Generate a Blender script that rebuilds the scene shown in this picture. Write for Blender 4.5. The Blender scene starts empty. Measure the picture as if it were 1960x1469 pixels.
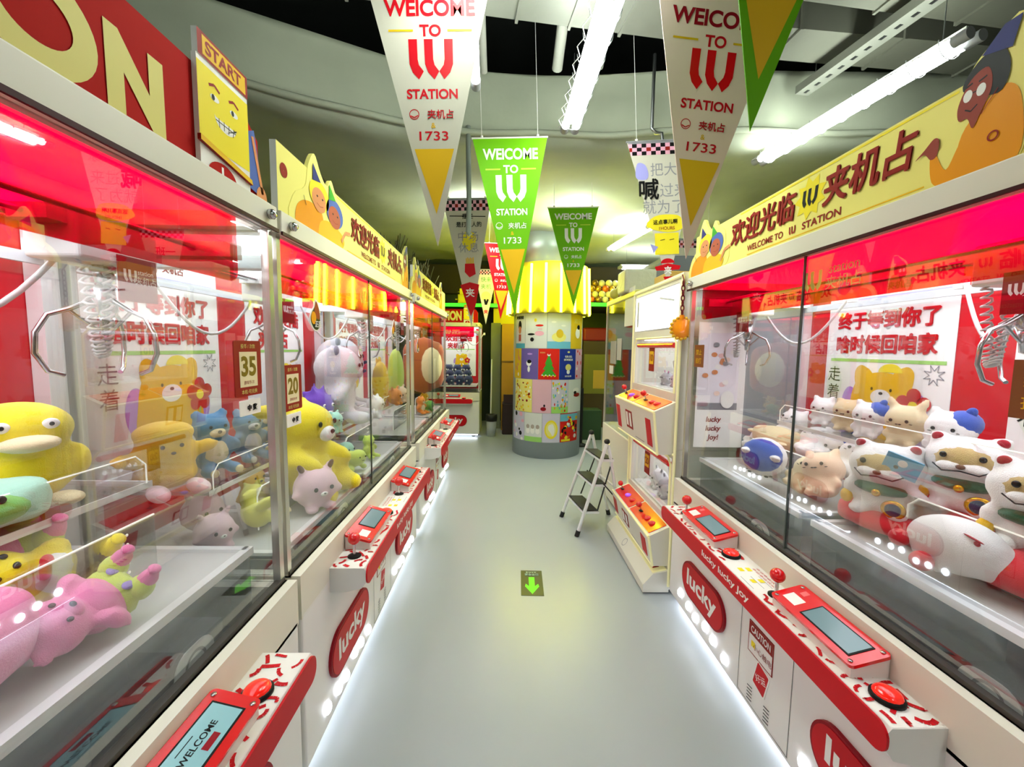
import bpy, bmesh, math, random
from mathutils import Vector, Matrix, Euler, noise
PI = math.pi
SC = bpy.context.scene
COL = SC.collection
R = random.Random(7)

# ------------------------------------------------------------------ camera, world, exposure, room lights
F_PX = 780.0
pitch, yaw, roll = .0871, .0207, .0134
cp, sp, cy_, sy_ = math.cos(pitch), math.sin(pitch), math.cos(yaw), math.sin(yaw)
fwd = Vector((sy_*cp, cy_*cp, -sp)); rgt = Vector((cy_, -sy_, 0)); upv = rgt.cross(fwd)
rt = rgt*math.cos(roll) + upv*math.sin(roll); ut = upv*math.cos(roll) - rgt*math.sin(roll)
cam_d = bpy.data.cameras.new('camera'); cam = bpy.data.objects.new('camera', cam_d); COL.objects.link(cam)
cam_d.sensor_width = 36; cam_d.lens = 36*F_PX/1960; cam_d.clip_start = .02
M3 = Matrix((rt, ut, -fwd)).transposed()
cam.matrix_world = Matrix.Translation((0, 0, 1.5)) @ M3.to_4x4()
SC.camera = cam
w = bpy.data.worlds.new('world'); SC.world = w; w.use_nodes = True
w.node_tree.nodes['Background'].inputs[0].default_value = (.62, .72, .62, 1)
w.node_tree.nodes['Background'].inputs[1].default_value = .25
SC.view_settings.view_transform = 'Standard'; SC.view_settings.look = 'None'
SC.view_settings.gamma = 1; SC.view_settings.use_curve_mapping = False
SC.view_settings.exposure = 0.32
SC.cycles.max_bounces = 10; SC.cycles.transparent_max_bounces = 40
SC.cycles.diffuse_bounces = 4; SC.cycles.glossy_bounces = 4
SC.cycles.sample_clamp_indirect = 6

def area(name, loc, size, size_y, power, col=(1, 1, 1), rot=(0, 0, 0)):
    d = bpy.data.lights.new(name, 'AREA'); d.shape = 'RECTANGLE'; d.size = size; d.size_y = size_y
    d.energy = power; d.color = col
    o = bpy.data.objects.new(name, d); o.location = loc; o.rotation_euler = rot; COL.objects.link(o)
    return o

# ------------------------------------------------------------------ materials
def lin(h):
    h = h.lstrip('#'); v = [int(h[i:i+2], 16)/255 for i in (0, 2, 4)]
    return tuple(((c+.055)/1.055)**2.4 if c > .04045 else c/12.92 for c in v) + (1,)
MATS = {}
def mat(name, col, rough=.5, metal=0, bump=0, bscale=40, var=0, vscale=6, sheen=0, coat=0, emit=0, ecol=None):
    if name in MATS: return MATS[name]
    m = bpy.data.materials.new(name); m.use_nodes = True; nt = m.node_tree; b = nt.nodes['Principled BSDF']
    c = lin(col) if isinstance(col, str) else tuple(col)+(1,)
    b.inputs['Base Color'].default_value = c; b.inputs['Roughness'].default_value = rough; b.inputs['Metallic'].default_value = metal
    if any(q in name for q in ('print', 'letter', 'sign_red', 'dark_red', 'cloth', 'lime_banner')): b.inputs['Specular IOR Level'].default_value = .15
    if sheen: b.inputs['Sheen Weight'].default_value = sheen; b.inputs['Sheen Roughness'].default_value = .5
    if coat: b.inputs['Coat Weight'].default_value = coat; b.inputs['Coat Roughness'].default_value = .08
    if emit:
        b.inputs['Emission Color'].default_value = (lin(ecol) if isinstance(ecol, str) else (tuple(ecol)+(1,) if ecol else c))
        b.inputs['Emission Strength'].default_value = emit
    tc = nt.nodes.new('ShaderNodeTexCoord')
    if var:
        n = nt.nodes.new('ShaderNodeTexNoise'); n.inputs['Scale'].default_value = vscale; n.inputs['Detail'].default_value = 5
        nt.links.new(tc.outputs['Object'], n.inputs['Vector'])
        mx = nt.nodes.new('ShaderNodeMix'); mx.data_type = 'RGBA'
        mx.inputs[6].default_value = tuple(x*(1-var) for x in c[:3])+(1,); mx.inputs[7].default_value = tuple(min(1, x*(1+var)) for x in c[:3])+(1,)
        nt.links.new(n.outputs['Fac'], mx.inputs[0]); nt.links.new(mx.outputs[2], b.inputs['Base Color'])
    if bump:
        n = nt.nodes.new('ShaderNodeTexNoise'); n.inputs['Scale'].default_value = bscale; n.inputs['Detail'].default_value = 3
        nt.links.new(tc.outputs['Object'], n.inputs['Vector'])
        bp = nt.nodes.new('ShaderNodeBump'); bp.inputs['Strength'].default_value = bump; bp.inputs['Distance'].default_value = .01
        nt.links.new(n.outputs['Fac'], bp.inputs['Height']); nt.links.new(bp.outputs['Normal'], b.inputs['Normal'])
    MATS[name] = m; return m
def glass(name, col=(.97, .985, .98), fac=.5, rough=0.0):
    if name in MATS: return MATS[name]
    m = bpy.data.materials.new(name); m.use_nodes = True; nt = m.node_tree; nt.nodes.clear()
    out = nt.nodes.new('ShaderNodeOutputMaterial'); tr = nt.nodes.new('ShaderNodeBsdfTransparent'); tr.inputs[0].default_value = tuple(col)+(1,)
    gl = nt.nodes.new('ShaderNodeBsdfGlossy'); gl.inputs['Roughness'].default_value = rough
    lw = nt.nodes.new('ShaderNodeFresnel'); lw.inputs[0].default_value = 1.45
    ml = nt.nodes.new('ShaderNodeMath'); ml.operation = 'MULTIPLY'; ml.inputs[1].default_value = fac
    mx = nt.nodes.new('ShaderNodeMixShader')
    nt.links.new(lw.outputs[0], ml.inputs[0]); nt.links.new(ml.outputs[0], mx.inputs[0])
    nt.links.new(tr.outputs[0], mx.inputs[1]); nt.links.new(gl.outputs[0], mx.inputs[2]); nt.links.new(mx.outputs[0], out.inputs[0])
    MATS[name] = m; return m
def emis(name, col, s):
    return mat(name, col, .4, emit=s, ecol=col)

WHITE = mat('white_panel', '#e6e4e0', .38); CREAM = mat('cream_panel', '#dedacb', .4); GREYP = mat('grey_panel', '#a9adb4', .4)
RED = mat('red_print', '#c0101c', .4); DRED = mat('dark_red', '#8f0f1e', .42); HRED = mat('glossy_red', '#d90f14', .22, coat=.4)
CRIM = mat('crimson_back_panel', '#c2081c', .3); BRICK = mat('brick_red_print', '#8c1f17', .5)
YEL = mat('yellow_print', '#ecd92e', .45); PALEY = mat('pale_yellow_print', '#e9e07e', .45); GOLD = mat('golden_print', '#e3b41e', .45)
ORG = mat('orange_print', '#e2940f', .45); SKIN = mat('brown_skin_print', '#a9553c', .5); SKIN2 = mat('tan_skin_print', '#d08a5a', .5)
DSKIN = mat('deep_skin_print', '#8e3c2f', .5); BLK = mat('black_print', '#141414', .45); NAVY = mat('navy_print', '#2b2f6e', .5); BLUE = mat('blue_print', '#4a62a8', .5)
GRN = mat('green_print', '#3c9a2c', .5); LIME = mat('lime_banner', '#66ae00', .5); LILAC = mat('lilac_print', '#b18bd6', .5); PERI = mat('periwinkle_print', '#9c9bd8', .5)
LGRN = mat('soft_green_print', '#9bcf6b', .5); OFFW = mat('offwhite_print', '#ecebe6', .5); GREYT = mat('grey_print', '#8d8d92', .5); TEAL = mat('teal_print', '#4fa3b8', .5)
PINKP = mat('pink_print', '#e7a9c0', .5); CREAML = mat('cream_letter', '#d9cf77', .45); SIGNR = mat('sign_red', '#a8120c', .8)
BANW = mat('white_banner_cloth', '#c6c2b2', .6); BANP = mat('pinkish_banner_cloth', '#ecd2c4', .6)
CHROME = mat('brushed_metal', '#c8cacc', .22, 1); STEEL = mat('dull_steel', '#9a9c9e', .35, 1); DSTEEL = mat('dark_metal', '#3a3b3c', .4, .8)
RUB = mat('black_rubber', '#161616', .6); ALU = mat('white_aluminium', '#e9eaea', .3, .2); SEAL = mat('dark_seal', '#3a3631', .5)
GLS = glass('clear_glass', fac=.34); ACR = glass('clear_acrylic', (.985, .99, .99), .7); ACRE = mat('acrylic_edge', '#f2f2ec', .2, emit=.35, ecol='#fffff0')  # acrylic edges get a faint glow for their brightness, they are no lamps
VAL = glass('red_acrylic', (.95, .006, .15), .35, .05)
LEDW = emis('led_white', '#f4f6ff', 4.3); LEDM = emis('led_dim', '#f6f6ff', 1.6); LEDS = emis('led_strip_white', '#eef4ff', 4.5); TUBE = emis('fluorescent_tube', '#f6fff6', 38.0)
NEONY = emis('yellow_neon_tube', '#f2f72c', 27.0); LIGHTBOX = emis('lit_white_panel', '#ffffff', 1.1)
SCREEN = mat('lcd_screen', '#5c6f74', .12, emit=.25, ecol='#7fa4ac'); SCREENT = mat('lcd_screen_teal', '#7ea6ab', .15, emit=.3, ecol='#7fb0b8')
CARD = mat('cardboard', '#c9a24a', .7); GREYCARD = mat('slate_card', '#5e6468', .7)
CABLE = mat('grey_cable', '#c9c9c6', .4)

# ------------------------------------------------------------------ mesh building
class Fr:
    def __init__(s, O, U, V, N): s.O, s.U, s.V, s.N = Vector(O), Vector(U).normalized(), Vector(V).normalized(), Vector(N).normalized()
    def __call__(s, a, b, h=0): return s.O + s.U*a + s.V*b + s.N*h
def front(y, x=0, z=0): return Fr((x, y, z), (1, 0, 0), (0, 0, 1), (0, -1, 0))
TXT = {}
def text_geo(s, bold):
    k = (s, bold)
    if k not in TXT:
        c = bpy.data.curves.new('t', 'FONT'); c.body = s; c.offset = bold; c.resolution_u = 6; c.align_x = 'CENTER'; c.space_line = .95
        o = bpy.data.objects.new('t', c); COL.objects.link(o)
        dg = bpy.context.evaluated_depsgraph_get(); ev = o.evaluated_get(dg); me = ev.to_mesh()
        vs = [(v.co.x, v.co.y) for v in me.vertices]; fs = [tuple(p.vertices) for p in me.polygons]
        ev.to_mesh_clear(); bpy.data.objects.remove(o); bpy.data.curves.remove(c)
        TXT[k] = (vs, fs)
    return TXT[k]
def ellp(cx, cy, rx, ry, n=28, a0=0, a1=2*PI):
    full = abs(a1-a0-2*PI) < 1e-6
    return [(cx+rx*math.cos(a0+(a1-a0)*i/(n if full else n-1)), cy+ry*math.sin(a0+(a1-a0)*i/(n if full else n-1))) for i in range(n)]
def smooth(pts, k=5):
    out = []; n = len(pts)
    for i in range(n):
        p0, p1, p2, p3 = (Vector(pts[(i+j-1) % n]) for j in range(4))
        for t in range(k):
            t /= k
            q = .5*((2*p1)+(p2-p0)*t+(2*p0-5*p1+4*p2-p3)*t*t+(3*p1-p0-3*p2+p3)*t**3)
            out.append((q.x, q.y))
    return out
def rrect(x0, y0, x1, y1, r, n=5):
    out = []
    for cx, cy, a in ((x1-r, y1-r, 0), (x0+r, y1-r, PI/2), (x0+r, y0+r, PI), (x1-r, y0+r, 3*PI/2)):
        out += [(cx+r*math.cos(a+PI/2*i/n), cy+r*math.sin(a+PI/2*i/n)) for i in range(n+1)]
    return out
SPLIT = dict(lettering='lettering', print='print', strings='string', levelling_feet='levelling_foot', hanging_wire='hanging_wire', sign_bracket='sign_bracket', coin_panel='coin_panel', paper_notices='paper_notice', vent_slots='vent_slots', instruction_sticker='sticker', step_print='step_print', picture='picture', hanger_rod='hanger_rod', emblem='emblem', end_cap='end_cap')
class MB:
    def __init__(s): s.bm = bmesh.new(); s.ms = []; s.sm = False
    def mi(s, m):
        if m not in s.ms: s.ms.append(m)
        return s.ms.index(m)
    def faces(s, co, fs, m, smooth=False):
        vs = [s.bm.verts.new(c) for c in co]; k = s.mi(m)
        for f in fs:
            try:
                q = s.bm.faces.new([vs[i] for i in f]); q.material_index = k; q.smooth = smooth
            except ValueError: pass
        return vs
    def box(s, x0, x1, y0, y1, z0, z1, m, bev=0):
        v = s.faces([(x, y, z) for x in (x0, x1) for y in (y0, y1) for z in (z0, z1)],
                [(0, 1, 3, 2), (4, 6, 7, 5), (0, 4, 5, 1), (2, 3, 7, 6), (0, 2, 6, 4), (1, 5, 7, 3)], m)
        if bev:
            es = {e for q in v for e in q.link_edges}
            r = bmesh.ops.bevel(s.bm, geom=list(es), offset=bev, segments=3, affect='EDGES', profile=.5)
            for f in r['faces']: f.material_index = s.mi(m)
        return s
    def obox(s, F, a0, a1, b0, b1, h0, h1, m):
        s.faces([F(a, b, h) for a in (a0, a1) for b in (b0, b1) for h in (h0, h1)],
                [(0, 1, 3, 2), (4, 6, 7, 5), (0, 4, 5, 1), (2, 3, 7, 6), (0, 2, 6, 4), (1, 5, 7, 3)], m); return s
    def prism(s, F, pts, h0, h1, m, side=None):
        n = len(pts); co = [F(a, b, h0) for a, b in pts]+[F(a, b, h1) for a, b in pts]
        s.faces(co, [tuple(range(n, 2*n)), tuple(range(n-1, -1, -1))], m)
        s.faces(co, [(i, (i+1) % n, n+(i+1) % n, n+i) for i in range(n)], side or m); return s
    def flat(s, F, pts, h, m):
        if getattr(F, 'curved', 0):      # cut into narrow upright strips so that the shape follows the curve
            for i in range(16):
                q = pts
                for lim, sg in ((-1.02+2.04*i/16, 1), (-1.02+2.04*(i+1)/16, -1)):
                    o = []
                    for (a, b), (c, d) in zip(q, q[1:]+q[:1]):
                        if (a-lim)*sg >= 0: o.append((a, b))
                        if (a-lim)*(c-lim) < 0: t = (lim-a)/(c-a); o.append((lim, b+(d-b)*t))
                    q = o
                    if len(q) < 3: break
                if len(q) >= 3: s.faces([F(a, b, h) for a, b in q], [tuple(range(len(q)))], m)
            return s
        s.faces([F(a, b, h) for a, b in pts], [tuple(range(len(pts)))], m); return s
    def rect(s, F, a0, a1, b0, b1, h, m): return s.flat(F, [(a0, b0), (a1, b0), (a1, b1), (a0, b1)], h, m)
    def line(s, F, pts, wd, h, m):
        for (a, b), (c, d) in zip(pts, pts[1:]):
            L = math.hypot(c-a, d-b) or 1e-6; nx, ny = -(d-b)/L*wd/2, (c-a)/L*wd/2
            s.flat(F, [(a+nx, b+ny), (a-nx, b-ny), (c-nx, d-ny), (c+nx, d+ny)], h, m)
        return s
    def text(s, F, t, cx, cy, h, m, hh=.0015, bold=.025, wd=None, slant=0, rot=0):
        cj = any(ord(q) > 255 for q in t) and bold > 0; n9 = 1; vs, fs = text_geo(t, 0 if cj else bold)
        if cj:   # heavier strokes: the glyph outlines laid down a few times, slightly shifted
            v0, f0 = vs, fs; vs, fs = [], []; n9 = len(v0)
            for ox, oy in ((0, 0), (1, 0), (-1, 0), (0, 1), (0, -1), (.7, .7), (-.7, -.7), (.7, -.7), (-.7, .7)):
                n0 = len(vs); vs = vs+[(x+ox*bold*.8, y+oy*bold*.8) for x, y in v0]; fs = fs+[tuple(i+n0 for i in f) for f in f0]
        if not vs: return s
        xs = [v[0] for v in vs]; ys = [v[1] for v in vs]; x0, x1, y0, y1 = min(xs), max(xs), min(ys), max(ys)
        k = h/(y1-y0); kx = (wd/(x1-x0)) if wd else k; c, sn = math.cos(rot), math.sin(rot)
        co = []
        for i9, (x, y) in enumerate(vs):
            h9 = (i9//n9)*.00025*max(1, h/.06) if cj else 0
            b = (y-(y0+y1)/2)*k; a = (x-(x0+x1)/2)*kx + slant*b
            co.append(F(cx+a*c-b*sn, cy+a*sn+b*c, hh+h9))
        s.faces(co, fs, m); return s
    def tube(s, pts, r, m, n=8, caps=True, closed=False):
        P = [Vector(p) for p in pts]; rr = r if isinstance(r, (list, tuple)) else [r]*len(P)
        rings = []; nrm = None; N = len(P)
        for i, p in enumerate(P):
            t = (P[(i+1) % N]-P[i-1]) if closed else (P[min(i+1, N-1)]-P[max(i-1, 0)])
            t.normalize()
            if nrm is None: nrm = t.orthogonal().normalized()
            nrm = (nrm-t*nrm.dot(t)); nrm = nrm.normalized() if nrm.length > 1e-6 else t.orthogonal().normalized()
            b = t.cross(nrm); rings.append([p+(nrm*math.cos(2*PI*j/n)+b*math.sin(2*PI*j/n))*rr[i] for j in range(n)])
        co = [c for q in rings for c in q]; fs = []
        for i in range(N if closed else N-1):
            a, b2 = i*n, ((i+1) % N)*n
            fs += [(a+j, a+(j+1) % n, b2+(j+1) % n, b2+j) for j in range(n)]
        s.faces(co, fs, m, True)
        if caps and not closed: s.faces(rings[0], [tuple(range(n-1, -1, -1))], m); s.faces(rings[-1], [tuple(range(n))], m)
        return s
    def lathe(s, prof, c, m, n=24, axis='z', smooth=True):
        c = Vector(c); co = []
        for r, z in prof:
            for j in range(n):
                a = 2*PI*j/n; p = Vector((r*math.cos(a), r*math.sin(a), z))
                if axis == 'y': p = Vector((p.x, -p.z, p.y))
                if axis == 'x': p = Vector((p.z, p.x, p.y))
                co.append(c+p)
        k = len(prof)
        s.faces(co, [(i*n+j, i*n+(j+1) % n, (i+1)*n+(j+1) % n, (i+1)*n+j) for i in range(k-1) for j in range(n)]
                + [tuple(range(n-1, -1, -1)), tuple((k-1)*n+j for j in range(n))], m, smooth)
        return s
    def ell(s, c, r, rot=(0, 0, 0), m=None, u=18, v=11):
        E = Euler(rot).to_matrix(); c = Vector(c); co = [c+E@Vector((0, 0, r[2]))]
        for i in range(1, v):
            t = PI*i/v
            for j in range(u):
                a = 2*PI*j/u; co.append(c+E@Vector((r[0]*math.sin(t)*math.cos(a), r[1]*math.sin(t)*math.sin(a), r[2]*math.cos(t))))
        co.append(c+E@Vector((0, 0, -r[2]))); L = len(co)-1
        fs = [(0, 1+j, 1+(j+1) % u) for j in range(u)]
        for i in range(v-2): fs += [(1+i*u+j, 1+(i+1)*u+j, 1+(i+1)*u+(j+1) % u, 1+i*u+(j+1) % u) for j in range(u)]
        fs += [(L, 1+(v-2)*u+(j+1) % u, 1+(v-2)*u+j) for j in range(u)]
        s.faces(co, fs, m, True); return s
    def clusters(s, gap):
        seen = set(); isl = []
        for f in s.bm.faces:
            if f in seen: continue
            st = [f]; seen.add(f); fs = []
            while st:
                g = st.pop(); fs.append(g)
                for e in g.edges:
                    for h in e.link_faces:
                        if h not in seen: seen.add(h); st.append(h)
            co = [v.co for g in fs for v in g.verts]
            isl.append([fs, [min(c[i] for c in co)-gap for i in range(3)], [max(c[i] for c in co)+gap for i in range(3)]])
        ch = True
        while ch:
            ch = False; out = []
            for a in isl:
                for b in out:
                    if all(a[1][i] <= b[2][i] and b[1][i] <= a[2][i] for i in range(3)):
                        b[0] += a[0]; b[1] = [min(p, q) for p, q in zip(a[1], b[1])]; b[2] = [max(p, q) for p, q in zip(a[2], b[2])]; ch = True; break
                else: out.append(a)
            isl = out
        return [a[0] for a in isl]
    def mesh(s, name):
        me = bpy.data.meshes.new(name); s.bm.normal_update(); s.bm.to_mesh(me); s.bm.free()
        for m in s.ms: me.materials.append(m)
        return me
    def build(s, name, parent=None, kind=None, label=None):
        if parent and name in SPLIT:     # pieces that stand apart become parts of their own
            gs = s.clusters(.013)
            if len(gs) > 1:
                out = None
                for g in gs:
                    q = MB(); q.ms = s.ms; vm = {}
                    for f in g:
                        for v in f.verts:
                            if v not in vm: vm[v] = q.bm.verts.new(v.co)
                        n = q.bm.faces.new([vm[v] for v in f.verts]); n.material_index = f.material_index; n.smooth = f.smooth
                    o = bpy.data.objects.new(SPLIT[name], q.mesh(name)); COL.objects.link(o); o.parent = parent; out = out or o
                s.bm.free(); return out
            name = SPLIT[name]
        bmesh.ops.recalc_face_normals(s.bm, faces=[f for f in s.bm.faces]) if len(s.bm.faces) < 4000 else None
        o = bpy.data.objects.new(name, s.mesh(name)); COL.objects.link(o)
        if parent: o.parent = parent
        if kind: o['kind'] = kind
        if label: o['label'] = label
        return o
def thing(name, label, cat, loc=(0, 0, 0), rz=0, group=None, rot=None):
    o = bpy.data.objects.new(name, None); COL.objects.link(o); o.location = loc
    o.rotation_euler = rot or (0, 0, rz); o.empty_display_size = .1
    o['label'] = label; o['category'] = cat
    if group: o['group'] = group
    return o
def tag(o, label, cat, group=None):
    o['label'] = label; o['category'] = cat
    if group: o['group'] = group
    return o

# ------------------------------------------------------------------ the setting
def build_room():
    fm = mat('grey_epoxy_floor', '#a8aeb2', .3, var=.05, vscale=1.4, bump=.02, bscale=3)
    b = MB(); b.box(-2.7, 3.4, -2.6, 8.3, -.1, 0, fm); b.build('floor', kind='structure')
    wm = mat('dark_green_wall', '#39432f', .8, var=.15, vscale=2)
    b = MB(); b.box(-2.8, -2.7, -2.6, 8.3, 0, 4.4, wm); b.build('wall_left', kind='structure')
    b = MB(); b.box(3.4, 3.5, -2.6, 8.3, 0, 4.4, wm); b.build('wall_right', kind='structure')
    b = MB(); b.box(-2.7, 3.4, 8.3, 8.4, 0, 4.4, wm); b.build('wall_back', kind='structure')
    b = MB(); b.box(-2.7, 3.4, -2.7, -2.6, 0, 4.4, mat('pale_wall', '#8c9286', .8)); b.build('wall_front', kind='structure')
    b = MB(); b.box(-2.8, 3.5, -2.7, 8.4, 4.3, 4.4, mat('black_ceiling_void', '#171a17', .9)); b.build('ceiling', kind='structure')
    # sprayed lower slab: curved front edge, lumpy skin
    sm = mat('sprayed_grey_green_skin', '#aab09c', .75, var=.18, vscale=2.2, bump=.5, bscale=6)
    xs = [-2.7+6.1*i/60 for i in range(61)]
    def edge(x):
        if x < -.7: return 2.0+(x+2.7)*.48 if x > -2.7 else 2.0
        return 2.96+.1*math.sin(max(0, min(1, (x+.7)/1.9))*PI)-.02*max(0, x-1.2)
    co = []; rows = []
    prof = [(0.02, 3.42), (0, 3.25), (0, 3.1), (.03, 3.0), (.2, 2.99)]
    nb = 22
    for x in xs:
        e = edge(x)
        r = [(x, e+d, z) for d, z in prof]+[(x, e+.2+(8.29-e-.2)*j/nb, 2.99+.22*(j/nb)) for j in range(1, nb+1)]
        rows.append([(a, q+.05*noise.noise(Vector((a*1.3, q, z))), z+.07*noise.noise(Vector((a*1.1, q*1.2, 3+z)))+.02*noise.noise(Vector((a*4, q*4, 1)))) for a, q, z in r])
    n = len(rows[0]); co = [c for r in rows for c in r]
    fs = [(i*n+j, i*n+j+1, (i+1)*n+j+1, (i+1)*n+j) for i in range(60) for j in range(n-1)]
    top = len(co); co += [(x, edge(x)+.02, 3.44) for x in xs]+[(x, 8.29, 3.44) for x in xs]
    fs += [(i*n, (i+1)*n, top+i+1, top+i) for i in range(60)]+[(top+i, top+i+1, top+61+i+1, top+61+i) for i in range(60)]
    b = MB(); b.faces(co, fs, sm, True); b.build('ceiling_slab', kind='structure')
    # rib between the cool face and the soffit
    b = MB(); b.tube([(x, edge(x)-.015, 3.02+.02*noise.noise(Vector((x*2, 0, 0)))) for x in xs], .022, sm, 6); b.build('trim_1', kind='structure')
    # back wall openings: dark passage and dark lintel band
    b = MB(); b.box(-2.7, 3.39, 8.1, 8.3, 2.55, 3.1, mat('brown_lintel', '#3b3320', .8)); b.build('beam', kind='structure')
    # floor light grey kerb shades
    b = MB(); b.box(1.28, 3.39, 5.4, 5.46, 0, 2.0, mat('dark_partition', '#2c3427', .8)) if False else None

def duct(name, pts, wd, ht, m, label, ribs=0):
    b = MB(); o = None
    (x0, y0), (x1, y1) = pts[0][:2], pts[1][:2]; z = pts[0][2]
    d = Vector((x1-x0, y1-y0, 0)); L = d.length; U = d.normalized(); V = Vector((-U.y, U.x, 0))
    F = Fr((x0, y0, z), U, V, (0, 0, 1))
    b.obox(F, 0, L, 0, wd, 0, ht, m)
    for i in range(ribs):
        a = L*(i+.5)/ribs; b.obox(F, a-.008, a+.008, -.012, wd+.012, -.012, ht+.012, m)
    o = b.build(name); return tag(o, label, 'duct')

def build_services():
    foil = mat('foil_duct', '#85867e', .45, .3, var=.12, vscale=5, bump=.3, bscale=14)
    conc = mat('sprayed_beam', '#5a5b50', .7, var=.2, vscale=3, bump=.4, bscale=8)
    duct('air_duct', [(-.95, 1.98, 3.3), (1.12, 2.24, 3.3)], .30, .35, foil, 'pale foil air duct crossing above the middle fluorescent lamp', 7)
    duct('air_duct', [(1.25, 1.72, 3.32), (3.3, 1.95, 3.32)], .5, .3, conc, 'wide grey lagged duct above the lamp beside the glasses figure sign', 4)
    duct('air_duct', [(1.35, 2.44, 3.34), (3.3, 2.58, 3.34)], .25, .3, conc, 'narrow grey lagged duct behind the perforated cable tray', 3)
    # cable tray
    b = MB(); P0, P1 = Vector((1.98, 2.86, 3.22)), Vector((2.16, 1.6, 3.22)); d = (P1-P0).normalized(); V = Vector((-d.y, d.x, 0))
    F = Fr(P0, d, V, (0, 0, 1)); L = (P1-P0).length; gal = mat('galvanised_steel', '#8f9188', .45, .6)
    b.obox(F, 0, L, -.045, .045, 0, .004, gal); b.obox(F, 0, L, -.049, -.045, 0, .05, gal); b.obox(F, 0, L, .045, .049, 0, .05, gal)
    for i in range(16): b.obox(F, L*(i+.3)/16, L*(i+.7)/16, -.01, .01, -.001, .0, DSTEEL)
    t = thing('cable_tray', 'galvanised perforated cable tray under the lagged ducts', 'cable tray'); b.build('tray', t)
    b = MB()
    for a in (.1, L-.15): b.tube([F(a, 0, .0), F(a, 0, 1.05)], .004, STEEL, 6)
    b.build('hanger_rod', t)
    # big pipes along the far side of the room
    for i, (xa, xb, z, r, lab) in enumerate([(2.42, 2.34, 2.78, .085, 'thick lagged pipe closest to the yellow welcome sign with glasses figure'),
                                      (2.75, 2.62, 2.82, .085, 'upper lagged pipe behind the thick one along the ceiling')]):
        b = MB(); b.tube([(xa, 1.0, z), (xa+.02, 3, z), (xb, 5.2, z), (xb, 8.0, z)], r, conc, 14)
        for y in (2.0, 3.2, 4.4, 5.6): b.tube([(xa-.02*(y-1)/4, y, z), (xa-.02*(y-1)/4, y+.02, z)], r+.012, conc, 14)
        tag(b.build('lagged_pipe'), lab, 'pipe', )
    pw = mat('pvc_pipe', '#b6b8ae', .4)
    for (x, y0, y1, z, lab) in [(-.16, 2.45, 2.95, 3.42, 'thin pale pipe end beside the white pennant, sloping into the dark void'),
                                 (.34, 2.35, 2.95, 3.45, 'pale drain pipe with socket collar in the dark void behind the foil duct'),
                                 (.62, 2.45, 2.95, 3.47, 'dim drain pipe beside the collared one in the dark void')]:
        b = MB(); r = .035 if x > 0 else .026
        b.tube([(x, y0, z+.22), (x, (y0+y1)/2, z+.07), (x, y1, z-.05)], r, pw, 12); b.tube([(x, y0+.07, z+.19), (x, y0+.13, z+.17)], r+.014, pw, 12)
        tag(b.build('drain_pipe'), lab, 'pipe')
    b = MB(); b.tube([(-.27, 3.02, 3.05), (-.26, 3.0, 2.5), (-.265, 3.0, 2.32), (-.25, 3.0, 2.3)], .018, mat('grey_pipe', '#7c847c', .5), 10)
    tag(b.build('wall_pipe'), 'slim grey vertical pipe hanging beside the big white pennant', 'pipe')
    b = MB(); b.tube([(1.0, 2.93, 3.5), (1.0, 2.93, 3.02), (1.03, 2.93, 2.99), (1.07, 2.93, 2.99), (1.08, 2.93, 2.93)], .012, STEEL, 8)
    tag(b.build('conduit_pipe'), 'thin metal conduit with hooked end above the checkered megaphone pennant', 'pipe')

def lamp(p0, p1, label, wires=True, guard=True):
    p0, p1 = Vector(p0), Vector(p1); d = (p1-p0).normalized(); V = Vector((-d.y, d.x, 0)); L = (p1-p0).length
    t = thing('fluorescent_lamp', label, 'lamp'); F = Fr(p0, d, V, (0, 0, 1))
    for s in (-1, 1):
        b = MB(); b.tube([F(.02, s*.034), F(L-.02, s*.034)], .021, TUBE, 14); b.build('lamp_tube', t)
        b = MB()
        for a in (-.03, L-.03): b.tube([F(a, s*.034), F(a+.06, s*.034)], .026, GREYT, 14)
        b.build('end_cap', t)
    b = MB(); b.obox(F, 0, L, -.018, .018, .02, .05, mat('lamp_housing', '#c9ccc6', .5)); b.build('housing', t)
    if guard:
        b = MB()
        for i in range(9):
            a = L*(i+.5)/9
            b.tube([F(a, -.07, .03)]+[F(a, .07*math.cos(PI-PI*k/8), .03-.075*math.sin(PI*k/8)) for k in range(1, 8)]+[F(a, .07, .03)], .0022, STEEL, 5)
        b.tube([F(0, .072, .0)]+[F(L*k/40, .075+.012*math.sin(k*PI/2), 0) for k in range(1, 41)], .0022, CABLE, 5)
        b.build('wire_guard', t)
    b = MB()
    for a in (.1, L-.1): b.tube([F(a, 0, .06), F(a, 0, .38)], .0025, STEEL, 5)
    b.build('hanging_wire', t); return t

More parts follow.
